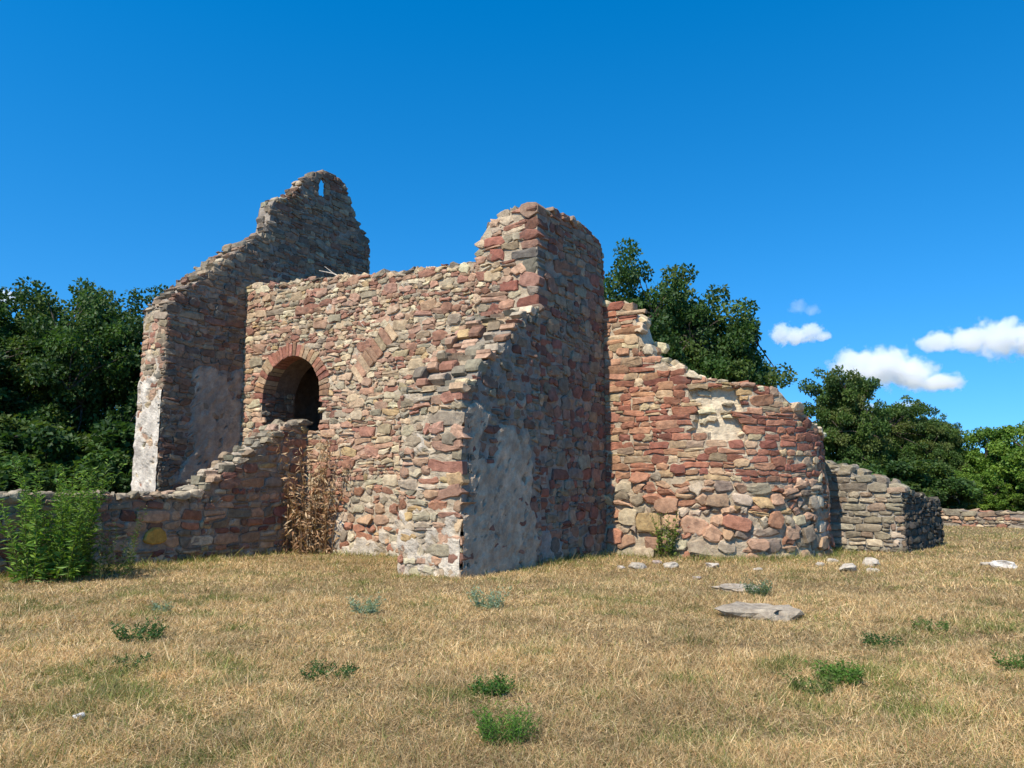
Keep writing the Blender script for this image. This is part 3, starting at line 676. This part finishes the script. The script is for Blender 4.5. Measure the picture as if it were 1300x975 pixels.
# ------------------------------------------------------------------ loose rocks
def rock(name, c, dims, col, label, seed, flat=.5, rotz=0.0, group=None, sink=.42):
    r = random.Random(seed); bm = bmesh.new(); bmesh.ops.create_icosphere(bm, subdivisions=3, radius=1.0)
    off = Vector((seed * 3.7, seed * 1.3, seed * 2.1)); planes = [(Vector((r.gauss(0, 1), r.gauss(0, 1), r.gauss(0, .8))).normalized(), r.uniform(.55, .85)) for _ in range(5)] + [(Vector((.1, -.1, 1)).normalized(), flat)]
    for v in bm.verts:
        p = v.co.copy()
        for n, k in planes:
            e = p.dot(n) - k
            if e > 0: p -= n * e
        p *= 1 + (.28 if dims[2] / dims[0] > .45 else .55) * mnoise.noise(p * 1.6 + off) + .14 * mnoise.noise(p * 4 + off) + .05 * mnoise.noise(p * 9 + off)
        v.co = Vector((p.x * dims[0], p.y * dims[1], p.z * dims[2]))
    zmin = min(v.co.z for v in bm.verts); h = max(v.co.z for v in bm.verts) - zmin
    for v in bm.verts: v.co.z -= zmin + h * sink
    me = bpy.data.meshes.new(name); bm.to_mesh(me); bm.free(); set_cols(me, [col] * len(me.vertices)); me.materials.append(M_ROCK)
    o = link(bpy.data.objects.new(name, me), None, (c[0], c[1], gz(c[0], c[1]))); o.rotation_euler.z = rotz
    return tag(o, label, 'rock', group)
GREYR = (.47, .385, .275); PALE = (.55, .475, .365)
rock('flat_rock', ground_at(968, 782), (.50, .36, .16), GREYR, 'large flat grey rock half sunk in dry grass', 1, .5, .2)
rock('flat_rock', ground_at(938, 750), (.40, .24, .10), (.48, .40, .30), 'thin grey slab lying behind the large flat rock', 2, .45, -.1)
for i, (px, py, w, col, lb) in enumerate([
    (811, 722, .21, PALE, 'pointed pale stone beside the leafy sprig at the apse'),
    (852, 722, .19, PALE, 'flat pale stone under the leafy sprig at the apse'),
    (834, 716, .15, (.42, .33, .27), 'brownish stone between two pale stones at the apse foot'),
    (788, 722, .11, (.55, .47, .38), 'small buff stone at the foot of the corner pier'),
    (905, 722, .17, (.60, .52, .42), 'buff stone fragment in the grass before the apse'),
    (962, 724, .10, PALE, 'tiny pale chip in the grass before the apse'),
    (1075, 724, .23, (.62, .54, .42), 'bright flat whitish stone in the grass before the short grey wall'),
    (1104, 718, .24, (.62, .54, .42), 'jagged whitish stone at the foot of the short grey wall'),
    (1108, 726, .12, PALE, 'small whitish chip beside the jagged whitish stone'),
    (1057, 714, .13, PALE, 'small pale stone between apse and short grey wall'),
    (1041, 718, .11, PALE, 'small pale chip at the curved end of the apse'),
    (1082, 697, .16, (.6, .52, .42), 'buff stone against the lit side of the short grey wall'),
    (1272, 722, .26, (.74, .68, .58), 'flat pale stone alone in the open meadow'),
    (1254, 718, .14, PALE, 'small pale stone next to the lone flat stone in the meadow'),
    (885, 735, .09, (.5, .42, .34), 'small brown stone in grass behind the grey slab'),
    (101, 911, .05, (.86, .84, .80), 'small bright white pebble in the near dry grass')]):
    rock('loose_stone', ground_at(px, py), (w, w * .75, w * (.55 if w > .05 else .7)), col, lb, 20 + i, .6, i * .7, None, .32)

# ------------------------------------------------------------------ plants
def leaf_quads(P, D, Nn, L, W, cols):
    """pointed leaf of two triangles pairs along D with half width W; numpy arrays (n,3)"""
    S = np.cross(D, Nn); S /= np.linalg.norm(S, axis=1, keepdims=True) + 1e-9
    a = P; b = P + D * (L * .45)[:, None] + S * W[:, None] + Nn * (L * .06)[:, None]; c = P + D * L[:, None] - Nn * (L * .05)[:, None]; d = P + D * (L * .45)[:, None] - S * W[:, None] + Nn * (L * .06)[:, None]
    n = len(P); v = np.stack([a, b, c, d], 1).reshape(-1, 3); f = np.arange(n * 4).reshape(n, 4); return v, f, np.repeat(cols, 4, axis=0)
def unit(n, r): 
    v = r.normal(size=(n, 3)); return v / np.linalg.norm(v, axis=1, keepdims=True)
def make_plant(name, c, H, nst, spread, leaf_l, leaf_w, cols, stemcol, label, cat, seed, per=26, start=.1, droop=.3, curl=0.2, mat=None, group=None, up=.5, radius=.25, thick=.006):
    r = np.random.default_rng(seed); pr = random.Random(seed); c = Vector((c[0], c[1], gz(c[0], c[1])))
    root = empty(name, c); tag(root, label, cat, group)
    ms = MB(); Ps, Ds, Ls, Cs = [], [], [], []
    for s in range(nst):
        a = pr.uniform(0, 2 * math.pi); rr = radius * math.sqrt(pr.random()); p = c + Vector((math.cos(a) * rr, math.sin(a) * rr, -.03)); h = H * pr.uniform(.55, 1.05)
        lean = Vector((math.cos(a), math.sin(a), 0)) * spread * pr.uniform(.2, 1.0) + Vector((pr.gauss(0, .1), pr.gauss(0, .1), 0)); pts = []
        for k in range(7):
            t = k / 6; pts.append(p + Z * h * t * (1 - droop * .25 * t) + lean * h * (t ** 1.6) + Vector((pr.gauss(0, .012), pr.gauss(0, .012), 0)))
        tube(ms, pts, [thick * (1 - .75 * k / 6) * pr.uniform(.8, 1.2) for k in range(7)], stemcol, 4)
        for k in range(per):
            t = start + (1 - start) * (k + pr.random()) / per; i = min(5, int(t * 6)); f = t * 6 - i; q = pts[i].lerp(pts[i + 1], f)
            az = pr.uniform(0, 6.28); d = Vector((math.cos(az), math.sin(az), up + pr.gauss(0, curl))).normalized()
            Ps.append(q); Ds.append(d); Ls.append(leaf_l * pr.uniform(.5, 1.15) * (1.1 - .5 * t)); cc = cols[pr.randrange(len(cols))]; k2 = pr.uniform(.75, 1.25); Cs.append([x * k2 for x in cc])
    ms.build('stems', M_BARK, root, c)
    P = np.array(Ps) - np.array(c); D = np.array(Ds); L = np.array(Ls); Nn = np.cross(D, unit(len(P), r)); Nn /= np.linalg.norm(Nn, axis=1, keepdims=True) + 1e-9
    up_ = Nn[:, 2] < 0; Nn[up_] *= -1
    v, f, cl = leaf_quads(P, D, Nn, L, L * leaf_w, np.array(Cs)); me = np_mesh('leaves', v, f, cl); me.materials.append(mat or M_LEAF)
    link(bpy.data.objects.new('leaves', me), root, c); return root
G1 = [(.15, .26, .03), (.11, .20, .026), (.20, .30, .045), (.08, .15, .022)]
G2 = [(.06, .11, .018), (.085, .14, .03)]
DRYC = [(.40, .235, .125), (.48, .31, .17), (.29, .16, .085), (.55, .40, .24)]
bp = ground_at(66, 737)
make_plant('green_shrub', bp, 2.25, 70, .2, .19, .13, G1, (.10, .12, .03), 'tall bright green willowy shrub in front of the low shaded wall', 'shrub', 1, 70, .04, .3, .4, None, None, .35, .62, .008)
make_plant('small_shrub', bp + Vector((.95, .25, 0)), 1.35, 16, .2, .12, .12, G2 + [(.16, .15, .06)], (.12, .12, .04), 'thin olive shrub leaning on the low shaded wall beside the green shrub', 'shrub', 2, 40, .1, .3, .3, None, None, .4, .35, .006)
dp = ground_at(395, 700) + Vector((0, -.1, 0))
make_plant('dry_shrub', dp, 3.6, 110, .17, .26, .13, DRYC, (.30, .18, .08), 'tall withered brown weed clump in the corner below the arch', 'shrub', 3, 26, .03, .6, .7, M_DRY, None, -.3, .95, .012)
make_plant('weed', dp + Vector((-.75, -.2, 0)), 1.9, 14, .22, .13, .16, [(.16, .16, .04), (.22, .20, .07), (.11, .13, .03), (.32, .2, .09)], (.2, .17, .06), 'half green half withered weed left of the brown weed clump', 'shrub', 4, 26, .15, .5, .5, None, None, .2, .35, .007)
bpy.data.objects['weed']['label'] = 'sparse yellowing weed against the shaded ramp wall beside the brown clump'
make_plant('weed', dp + Vector((.75, -.15, 0)), 1.75, 8, .12, .10, .16, [(.18, .17, .05), (.28, .2, .09), (.12, .13, .03)], (.24, .19, .07), 'slender yellow-green stalks against the sunlit nave wall beside the brown clump', 'shrub', 5, 16, .3, .5, .5, None, None, .3, .3, .006)
make_plant('leafy_sprig', ground_at(847, 708), 1.3, 30, .2, .12, .24, [(.13, .19, .03), (.18, .23, .045), (.09, .14, .025)], (.15, .14, .05), 'small yellow-green leafy bush growing at the foot of the apse', 'shrub', 6, 22, .1, .3, .4, None, None, .5, .22, .006)
make_plant('climbing_shrub', ground_at(1056, 694), 1.25, 22, .14, .12, .25, G2 + [(.10, .16, .03)], (.1, .1, .04), 'dark green bush in the gap between apse and short grey wall', 'shrub', 7, 26, .05, .3, .4, None, None, .4, .3, .006)
make_plant('wall_weed', ground_at(480 / 3 + 4, 712), .62, 8, .3, .09, .2, [(.17, .18, .06), (.11, .14, .03)], (.15, .15, .05), 'low weed at the foot of the shaded wall under the ochre stone', 'weed', 8, 16, .1, .3, .4, None, None, .4, .15, .004)
make_plant('wall_weed', ground_at(228, 708), .7, 6, .4, .09, .2, [(.25, .22, .09), (.13, .15, .04)], (.18, .16, .06), 'pale straggly weed at the foot of the shaded wall near the ramp', 'weed', 9, 16, .1, .3, .4, None, None, .4, .15, .004)
SILV = [(.30, .36, .23), (.24, .31, .19)]; DKG = [(.05, .115, .025), (.07, .15, .03), (.04, .09, .025)]
for i, (px, py, h, n, R, cols, lb) in enumerate([
    (619, 772, .26, 26, .20, SILV, 'silvery green feathery herb before the plastered buttress'),
    (465, 781, .22, 18, .13, SILV, 'small silvery herb in the dry grass below the brown weed clump'),
    (205, 775, .13, 12, .12, SILV, 'faint grey-green herb in the dry grass before the shaded wall'),
    (176, 814, .20, 26, .22, DKG, 'dark green spreading weed in the dry grass before the shaded wall'),
    (168, 850, .10, 12, .15, DKG, 'low dark weed between the spreading weed and the white pebble'),
    (417, 860, .12, 26, .22, DKG, 'flat dark green weed mat in the dry grass'),
    (622, 886, .15, 34, .14, [(.05, .12, .015), (.075, .17, .025)], 'compact dark green weed tuft in the dry grass'),
    (641, 944, .20, 60, .15, [(.09, .20, .02), (.12, .25, .03)], 'vivid green grass tuft, brightest in the near meadow'),
    (1068, 866, .16, 40, .16, [(.08, .17, .02), (.11, .21, .03)], 'fresh green weed tuft in the meadow before the large flat rock'),
    (1035, 878, .16, 24, .16, [(.13, .17, .04)], 'olive weed tuft touching the fresh green tuft'),
    (1120, 822, .13, 20, .16, DKG, 'small dark green weed in the meadow beyond the fresh green tuft'),
    (1180, 800, .12, 22, .2, [(.10, .17, .035)], 'low green weed patch in the open meadow beyond the small dark weed'),
    (1292, 855, .16, 22, .16, [(.08, .16, .025)], 'green weed tuft at the open side of the meadow'),
    (963, 756, .24, 26, .16, [(.19, .24, .15), (.11, .17, .06)], 'greyish green herb growing at the edge of the thin slab')]):
    make_plant('ground_weed', ground_at(px, py), h * 1.3, int(n * 1.7), .55, .055 if h < .18 else .07, .17 if n < 50 else .06, cols, (.12, .15, .05), lb, 'weed', 40 + i, 14, .05, .3, .4, None, None, .6, R, .0025)
# dead twig lodged where nave wall top meets the gable
def twig():
    mb = MB(); p = W_P.uz(425, 352); a = W_P(p[0], p[1] - .1, -.5); b = W_P(*W_P.uz(388, 338), -.5)
    mid = a.lerp(b, .5) + Z * .12; tube(mb, [a, a.lerp(mid, .5) + Z * .05, mid, b], [.03, .025, .02, .012], (.55, .48, .38), 5); tube(mb, [mid, mid + Z * .25 + ww * .35], [.015, .006], (.55, .48, .38), 4)
    tube(mb, [a.lerp(mid, .4), a.lerp(mid, .4) + Z * .2 - ww * .2], [.014, .006], (.5, .44, .34), 4)
    tag(mb.build('dead_branch', M_BARK, None, a), 'pale dead branch lying on the nave wall top by the gable', 'branch')
twig()

# ------------------------------------------------------------------ trees
CROWN_H = {}
def tree_meshes(seed, H, RX, zc, RZ, nclump, nleaf, leaf, base_cols, trunk_r=.22, lump=.35):
    """returns (trunk mesh, crown mesh); crown of leaf clumps carried by limbs"""
    r = np.random.default_rng(seed); pr = random.Random(seed); mb = MB(); bark = (.10, .08, .06)
    cl = []
    while len(cl) < nclump:
        d = unit(1, r)[0]; k = min(1.0, r.random() ** .55 * (1.0 if r.random() < .93 else 1.1))
        lum = 1 + lump * fbm(d[0] * 1.6 + seed, d[1] * 1.6, d[2] * 1.6)
        p = np.array([d[0] * RX * k * lum, d[1] * RX * k * lum, zc + d[2] * RZ * k * lum])
        if p[2] < .35: continue
        cl.append(p)
    cl = np.array(cl)
    th = zc - RZ * .1; tp = [Vector((0, 0, -.2))]
    for k in range(1, 7): tp.append(Vector((pr.gauss(0, .12), pr.gauss(0, .12), th * k / 6)))
    tube(mb, tp, [trunk_r * (1.25 - .14 * k) for k in range(7)], bark, 8)
    nodes = [(p, trunk_r * .6) for p in tp[2:]]
    for i in range(9):                                   # limbs
        a = i * 2.4 + pr.random(); p0 = tp[2 + i % 5]; ln = RX * pr.uniform(.5, .8)
        end = p0 + Vector((math.cos(a) * ln, math.sin(a) * ln, RZ * pr.uniform(.15, .8))); mid = p0.lerp(end, .5) + Vector((pr.gauss(0, .2), pr.gauss(0, .2), pr.gauss(0, .2)))
        tube(mb, [p0, mid, end], [trunk_r * .5, trunk_r * .33, trunk_r * .16], bark, 6); nodes += [(mid, trunk_r * .25), (end, trunk_r * .15), (p0.lerp(mid, .5), trunk_r * .3), (mid.lerp(end, .5), trunk_r * .2)]
    npos = np.array([n[0] for n in nodes])
    for p in cl[::2]:
        j = int(np.argmin(((npos - p) ** 2).sum(1))); a = nodes[j][0]; b = Vector(p); tube(mb, [a, a.lerp(b, .5) + Vector((pr.gauss(0, .12), pr.gauss(0, .12), .1)), b], [min(.05, nodes[j][1]), .03, .012], bark, 4)
    tm = py_mesh('trunk', mb.v, mb.f, mb.c); tm.materials.append(M_BARK)
    cr = r.uniform(.55, 1.0, nclump) * RX * .2; per = np.maximum(20, (nleaf * cr ** 2 / (cr ** 2).sum()).astype(int))
    idx = np.repeat(np.arange(nclump), per); n = len(idx); d = unit(n, r); k = r.random(n) ** .42
    P = cl[idx] + d * (k * cr[idx])[:, None] * np.array([1, 1, .72]); 
    P = P[P[:, 2] > .05] if False else P
    D = unit(n, r); D[:, 2] -= .25; D += d * .5; D /= np.linalg.norm(D, axis=1, keepdims=True)
    Nn = np.cross(D, unit(n, r)); Nn[:, 2] = np.abs(Nn[:, 2]) + .25; Nn -= D * (Nn * D).sum(1)[:, None]; Nn /= np.linalg.norm(Nn, axis=1, keepdims=True) + 1e-9
    L = leaf * r.uniform(.7, 1.3, n); bc = np.array(base_cols); ci = r.integers(0, len(bc), nclump); c = bc[ci[idx]] * r.uniform(.75, 1.3, (n, 1)) * r.uniform(.93, 1.07, (n, 3))
    v, f, cc = leaf_quads(P, D, Nn, L, L * .36, c); cm = np_mesh('crown', v, f, cc); cm.materials.append(M_LEAF); CROWN_H[cm.name] = float(np.percentile(v[:, 2], 99.7)); return tm, cm
DARK = [(.048, .095, .02), (.06, .115, .022), (.038, .078, .018), (.08, .125, .026)]
MID = [(.07, .125, .025), (.09, .145, .028), (.055, .10, .022), (.115, .145, .035)]
BRIGHT = [(.13, .22, .03), (.16, .25, .035), (.10, .18, .025)]
T_A = tree_meshes(3, 10, 4.0, 6.4, 4.1, 270, 62000, .165, DARK, .26, .3)
T_B = tree_meshes(5, 9, 3.4, 5.0, 4.4, 380, 72000, .16, DARK, .2, .22)
T_C = tree_meshes(9, 9, 3.2, 5.2, 4.2, 330, 64000, .155, MID, .18, .28)
T_D = tree_meshes(12, 5, 2.2, 2.4, 2.3, 190, 36000, .125, BRIGHT, .08, .3)
T_E = tree_meshes(15, 3, 2.0, 1.3, 1.5, 130, 24000, .14, DARK, .06, .3)
def tree(name, meshes, px, dist, top_py, label, rot, sx=1.0, cat='tree', grp=None, ref_h=None):
    p = bearing(px, dist); r = ray(px, top_py); h = CAMH + r.z * dist / math.hypot(r.x, r.y)
    k = h / CROWN_H[meshes[1].name]; root = empty(name, (p.x, p.y, 0)); root.rotation_euler.z = rot; root.scale = (k * sx, k * sx, k); tag(root, label, cat, grp)
    for nm, me in zip(('trunk', 'crown'), meshes):
        o = bpy.data.objects.new(nm, me); COL.objects.link(o); o.parent = root
GB = 'trees behind the ruined church'
HA, HB, HC, HD, HE = 10.6, 9.6, 9.6, 4.9, 2.9
for a in [
    ('broadleaf_tree', T_A, 20, 36, 372, 'broad dark tree with open branches behind the willowy green shrub', .3, 1.0, 'tree', GB, HA),
    ('broadleaf_tree', T_A, 135, 33, 360, 'tall dark tree standing right beside the whitened end of the gable buttress', 2.2, .9, 'tree', GB, HA),
    ('broadleaf_tree', T_B, -75, 33, 380, 'dark tree at the open end of the low shaded wall', 1.0, 1.1, 'tree', GB, HB),
    ('broadleaf_tree', T_A, 796, 40, 337, 'tallest dark tree rising behind the corner pier and apse', 4.1, .82, 'tree', GB, HA),
    ('broadleaf_tree', T_B, 893, 40, 380, 'dark rounded tree rising behind the broken top of the apse', 2.6, .92, 'tree', GB, HB),
    ('broadleaf_tree', T_B, 935, 42, 425, 'smaller dark tree sloping down behind the cream-topped part of the apse', .5, .6, 'tree', GB, HB),
    ('broadleaf_tree', T_C, 1076, 44, 474, 'medium green tree above the curved end of the apse', .9, .82, 'tree', GB, HC),
    ('broadleaf_tree', T_C, 1140, 47, 512, 'medium green tree above the short grey wall', 3.0, 1.1, 'tree', GB, HC),
    ('young_tree', T_C, 1195, 46, 530, 'slim young green tree above the dark end of the short grey wall', 5.0, .75, 'tree', GB, HC),
    ('young_tree', T_D, 1250, 47, 548, 'light green young tree behind the long dry stone wall', 1.2, .9, 'tree', GB, HD),
    ('young_tree', T_D, 1305, 46, 540, 'bright yellow-green bushy tree behind the far end of the dry stone wall', 3.9, 1.1, 'tree', GB, HD),
    ]: tree(*a)
GS_ = 'undergrowth bushes below the trees'
for i, (px, dist, top, m, h) in enumerate([(-60, 27, 560, T_E, HE), (10, 29, 550, T_E, HE), (70, 31, 540, T_E, HE), (130, 29, 556, T_E, HE), (185, 30, 545, T_E, HE), (100, 45, 560, T_E, HE), (0, 46, 560, T_E, HE), (1060, 38, 585, T_E, HE), (1110, 40, 590, T_E, HE), (1160, 41, 585, T_E, HE), (1215, 44, 600, T_D, HD), (1275, 45, 600, T_D, HD), (1330, 45, 600, T_E, HE), (1180, 52, 575, T_E, HE), (1240, 53, 580, T_E, HE), (1310, 53, 580, T_E, HE), (1100, 53, 570, T_E, HE)]):
    tree('undergrowth_bush', m, px, dist, top, 'light green leafy bush right behind the long dry stone wall' if m is T_D else 'leafy undergrowth bush at the foot of the trees beside the low shaded wall' if px < 300 else 'leafy undergrowth bush at the foot of the trees beyond the short grey wall', i * 1.7, 1.3, 'bush', GS_ + (' by the shaded wall' if px < 300 else ' by the grey wall'), h)

# ------------------------------------------------------------------ grass
def build_grass():
    def church_mask(x, y):
        p = np.stack([x - B0.x, y - B0.y], 1); s = p @ np.array([ee.x, ee.y]); t = p @ np.array([ww.x, ww.y])
        m = (s > -.02) & (s < 6) & (t > -.0) & (t < 10.2); m |= (s > BUT_S) & (s < 0) & (t > -.04) & (t < BUT_T); m |= (s > -9) & (s < 0) & (t > 7.0) & (t < 7.75)
        c = A_P.cen; m |= ((x - c.x) ** 2 + (y - c.y) ** 2) < 2.68 ** 2; m |= (s > PIER_S) & (s < PIER_S + 4) & (t > -2) & (t < 0); return m
    def near_wall(x, y):
        p = np.stack([x - B0.x, y - B0.y], 1); s = p @ np.array([ee.x, ee.y]); t = p @ np.array([ww.x, ww.y]); c = A_P.cen
        d1 = np.where((s < 0) & (s > -9), np.abs(t - 6.9), 9); d2 = np.where((t > 1.3) & (t < 7), -s, 9); d2 = np.where(d2 < 0, 9, d2)
        d3 = np.where((s > -.3) & (s < 3.4) & (t < 0), -t, 9); d4 = np.abs(np.hypot(x - c.x, y - c.y) - 2.9); return np.minimum(np.minimum(d1, d2), np.minimum(d3, d4))
    def sn(x, y, f, ph): return np.sin(x * f + 1.7 * np.sin(y * f * .7 + ph)) * np.cos(y * f * 1.1 + 1.3 * np.sin(x * f * .6 + ph * 2))
    bands = [(3.2, 5.2, 21000), (5.2, 8, 12000), (8, 12, 5600), (12, 18, 2400), (18, 27, 800), (27, 42, 200)]
    X, Y = [], []
    for y0, y1, den in bands:
        a = .76; area = a * (y1 ** 2 - y0 ** 2); n = int(area * den * .78); y = np.sqrt(nrg.uniform(y0 ** 2, y1 ** 2, n)); x = y * nrg.uniform(-a, a, n); X.append(x); Y.append(y)
        m = int(12 * (y1 - y0) * min(den, 6500) * .3); ym = nrg.uniform(y0, y1, m); sg = nrg.choice([-1, 1], m); X.append(sg * (ym * a + nrg.uniform(0, 6, m))); Y.append(ym)   # the meadow goes on to both sides
    m = 60000; X.append(nrg.uniform(-9, 9, m)); Y.append(nrg.uniform(-2, 3.2, m))
    x = np.concatenate(X); y = np.concatenate(Y); k = ~church_mask(x, y); x, y = x[k], y[k]
    # clumping
    cl = .5 + .5 * sn(x, y, 5.3, .4) * sn(x, y, 11.0, 2.1); k = nrg.random(len(x)) < .30 + .70 * cl ** 1.3; x, y = x[k], y[k]; n = len(x)
    nw = near_wall(x, y); g = .5 + .2 * sn(x, y, .62, .3) + .28 * sn(x, y, 2.3, 1.9) + .34 * sn(x, y, 5.1, 4.0) + .12 * sn(x, y, 11.0, 2.0)
    green = np.clip((g - .62) * 1.25, 0, .62) + .8 * np.exp(-nw / .45) + .05 + .12 * np.clip((y - 19) / 10, 0, 1) + .12 * np.clip((7.5 - y) / 4, 0, 1)
    isg = nrg.random(n) < green
    straw = np.array([(.70, .49, .245), (.60, .40, .19), (.78, .59, .33), (.50, .32, .15), (.34, .22, .11), (.66, .50, .245), (.56, .34, .155)]); gr = np.array([(.20, .215, .05), (.15, .185, .04), (.28, .255, .08), (.34, .29, .10), (.12, .155, .035)])
    col = np.where(isg[:, None], gr[nrg.integers(0, len(gr), n)], straw[nrg.integers(0, len(straw), n)]) * nrg.uniform(.6, 1.25, (n, 1))
    tone = 1 + .14 * sn(x, y, .9, 7.0) + .12 * sn(x, y, 2.7, 3.0) + .14 * sn(x, y, 7.0, 1.0); col *= tone[:, None]
    dist = np.hypot(x, y); L = nrg.uniform(.04, .105, n) * np.where(isg, 1.25, 1.0) * (1 + 1.2 * np.exp(-nw / .3)) * (1 + .3 * sn(x, y, 3.0, 5.0)) * (1 + .9 * np.clip(sn(x, y, 6.3, 9.0) * sn(x, y, 2.2, 6.0) - .35, 0, 1)); L *= np.where(nrg.random(n) < .03, 2.0, 1)
    lean = np.where(nrg.random(n) < .5, nrg.uniform(1.0, 1.5, n), nrg.uniform(.1, .95, n)); lean = np.where(isg, lean * .7, lean)
    az = nrg.uniform(0, 2 * np.pi, n); W = (.0010 + .00033 * dist) * nrg.uniform(.7, 1.4, n) * np.where((np.abs(x) > .76 * y), 2.0, 1.0)
    d = np.stack([np.cos(az) * np.sin(lean), np.sin(az) * np.sin(lean), np.cos(lean)], 1); a2 = nrg.uniform(0, 2 * np.pi, n); side = np.stack([np.cos(a2), np.sin(a2), 0 * a2], 1)
    root = np.stack([x, y, ground_z(x, y) + np.where(lean > 1, nrg.uniform(0, .03, n), -.005)], 1)
    tip = root + d * L[:, None] + np.stack([np.cos(az), np.sin(az), -.35 + 0 * az], 1) * (L * .25)[:, None]; tip[:, 2] = np.maximum(tip[:, 2], root[:, 2] + .004)
    v = np.stack([root - side * W[:, None], root + side * W[:, None], tip], 1).reshape(-1, 3); f = np.arange(3 * n).reshape(n, 3)
    me = np_mesh('meadow_grass', v, f, np.repeat(col, 3, axis=0)); me.materials.append(M_GRASS)
    tag(link(bpy.data.objects.new('meadow_grass', me)), 'short dry straw-yellow meadow grass with greener patches', 'grass', None, 'stuff')
    print('grass blades', n)
build_grass()
# ------------------------------------------------------------------ clouds
def cloud(px0, px1, py0, py1, blobs, label, dist=1600.0, dens=.065, seed=0.0, amp=.95):
    pc = (px0 + px1) / 2; pyc = (py0 + py1) / 2; r = ray(pc, pyc); h = math.hypot(r.x, r.y); k = dist / h; c = CAM + r * k
    mpp = dist / math.sqrt(h * h + r.z ** 2) * 1.0; wid, hei = (px1 - px0) * mpp, (py1 - py0) * mpp; dep = wid * .55; pad = 1.3
    bm = bmesh.new(); bmesh.ops.create_cube(bm, size=1.0)
    for v in bm.verts: v.co = Vector((v.co.x * wid * pad, v.co.y * dep * pad, v.co.z * hei * pad))
    me = bpy.data.meshes.new('cloud'); bm.to_mesh(me); bm.free()
    o = link(bpy.data.objects.new('cloud', me), None, c); o.rotation_euler.z = math.atan2(r.y, r.x) - math.pi / 2; tag(o, label, 'cloud', 'small clouds in the blue sky')
    m = bpy.data.materials.new('cloud'); m.use_nodes = True; t = m.node_tree; t.nodes.clear(); out = t.nodes.new('ShaderNodeOutputMaterial')
    tc = N(t, 'ShaderNodeTexCoord'); acc = None
    for bx, by, rx, ry in blobs:                       # lobes, in box fractions from the lower left
        sb = N(t, 'ShaderNodeVectorMath', operation='SUBTRACT'); t.links.new(tc.outputs['Object'], sb.inputs[0]); sb.inputs[1].default_value = ((bx - .5) * wid, 0, (by - .5) * hei)
        dv = N(t, 'ShaderNodeVectorMath', operation='DIVIDE'); t.links.new(sb.outputs[0], dv.inputs[0]); dv.inputs[1].default_value = (rx * wid, max(rx * wid, ry * hei) * .9, ry * hei)
        ln = N(t, 'ShaderNodeVectorMath', operation='LENGTH'); t.links.new(dv.outputs[0], ln.inputs[0])
        s1 = N(t, 'ShaderNodeMath', operation='SUBTRACT'); s1.inputs[0].default_value = 1.0; t.links.new(ln.outputs['Value'], s1.inputs[1])
        if acc is None: acc = s1.outputs[0]
        else:
            mx = N(t, 'ShaderNodeMath', operation='SMOOTH_MAX'); mx.inputs[2].default_value = .15; t.links.new(acc, mx.inputs[0]); t.links.new(s1.outputs[0], mx.inputs[1]); acc = mx.outputs[0]
    of = N(t, 'ShaderNodeVectorMath', operation='ADD'); t.links.new(tc.outputs['Object'], of.inputs[0]); of.inputs[1].default_value = (seed * 371, seed * 177, seed * 93)
    nn = N(t, 'ShaderNodeTexNoise', Scale=3.4 / hei, Detail=7.0, Roughness=.6); t.links.new(of.outputs[0], nn.inputs['Vector'])
    ns = N(t, 'ShaderNodeMath', operation='MULTIPLY_ADD'); t.links.new(nn.outputs['Fac'], ns.inputs[0]); ns.inputs[1].default_value = amp * 2; ns.inputs[2].default_value = -amp
    ad = N(t, 'ShaderNodeMath', operation='ADD'); t.links.new(acc, ad.inputs[0]); t.links.new(ns.outputs[0], ad.inputs[1])
    mr = N(t, 'ShaderNodeMapRange'); mr.inputs['From Min'].default_value = .12; mr.inputs['From Max'].default_value = .42; mr.inputs['To Max'].default_value = dens; t.links.new(ad.outputs[0], mr.inputs['Value'])
    pv = N(t, 'ShaderNodeVolumePrincipled'); pv.inputs['Color'].default_value = (1, 1, 1, 1); pv.inputs['Anisotropy'].default_value = .2; t.links.new(mr.outputs[0], pv.inputs['Density'])
    t.links.new(pv.outputs[0], out.inputs['Volume']); m.cycles.volume_step_rate = .35; me.materials.append(m)
cloud(1062, 1208, 438, 502, [(.22, .62, .26, .42), (.42, .58, .26, .45), (.62, .42, .24, .36), (.85, .2, .22, .2)], 'largest white cumulus cloud, tapering to one side, above the grey wall trees', seed=1.0)
cloud(1176, 1325, 408, 464, [(.15, .62, .2, .26), (.4, .62, .24, .34), (.62, .6, .24, .5), (.85, .5, .25, .45)], 'second large white cloud with a thin tail, beside the largest cloud', seed=2.0)
cloud(978, 1050, 406, 440, [(.22, .5, .24, .5), (.45, .38, .3, .36), (.72, .5, .24, .42), (.88, .3, .2, .2)], 'small compact white cloud above the apse and dark trees', seed=3.0)
cloud(1000, 1044, 376, 406, [(.3, .6, .3, .4), (.7, .35, .3, .3)], 'thin translucent wisp of cloud above the small compact cloud', seed=4.0, dens=.012)
cloud(930, 956, 408, 430, [(.5, .5, .5, .5)], 'tiny faint cloud touching the dark tree behind the apse', seed=5.0, dens=.03)
cloud(-20, 24, 366, 388, [(.5, .5, .5, .5)], 'tiny white cloud over the dark trees by the shaded wall', seed=6.0, dens=.08)
cloud(1080, 1165, 506, 524, [(.25, .4, .25, .4), (.8, .5, .2, .35)], 'faint low cloud streak just above the medium green trees', seed=7.0, dens=.03)
print(STATS, 'objects', len(bpy.data.objects), 'tris', sum(sum(len(p.vertices) - 2 for p in m.polygons) if len(m.polygons) < 2000 else len(m.polygons) * 2 for m in bpy.data.meshes))
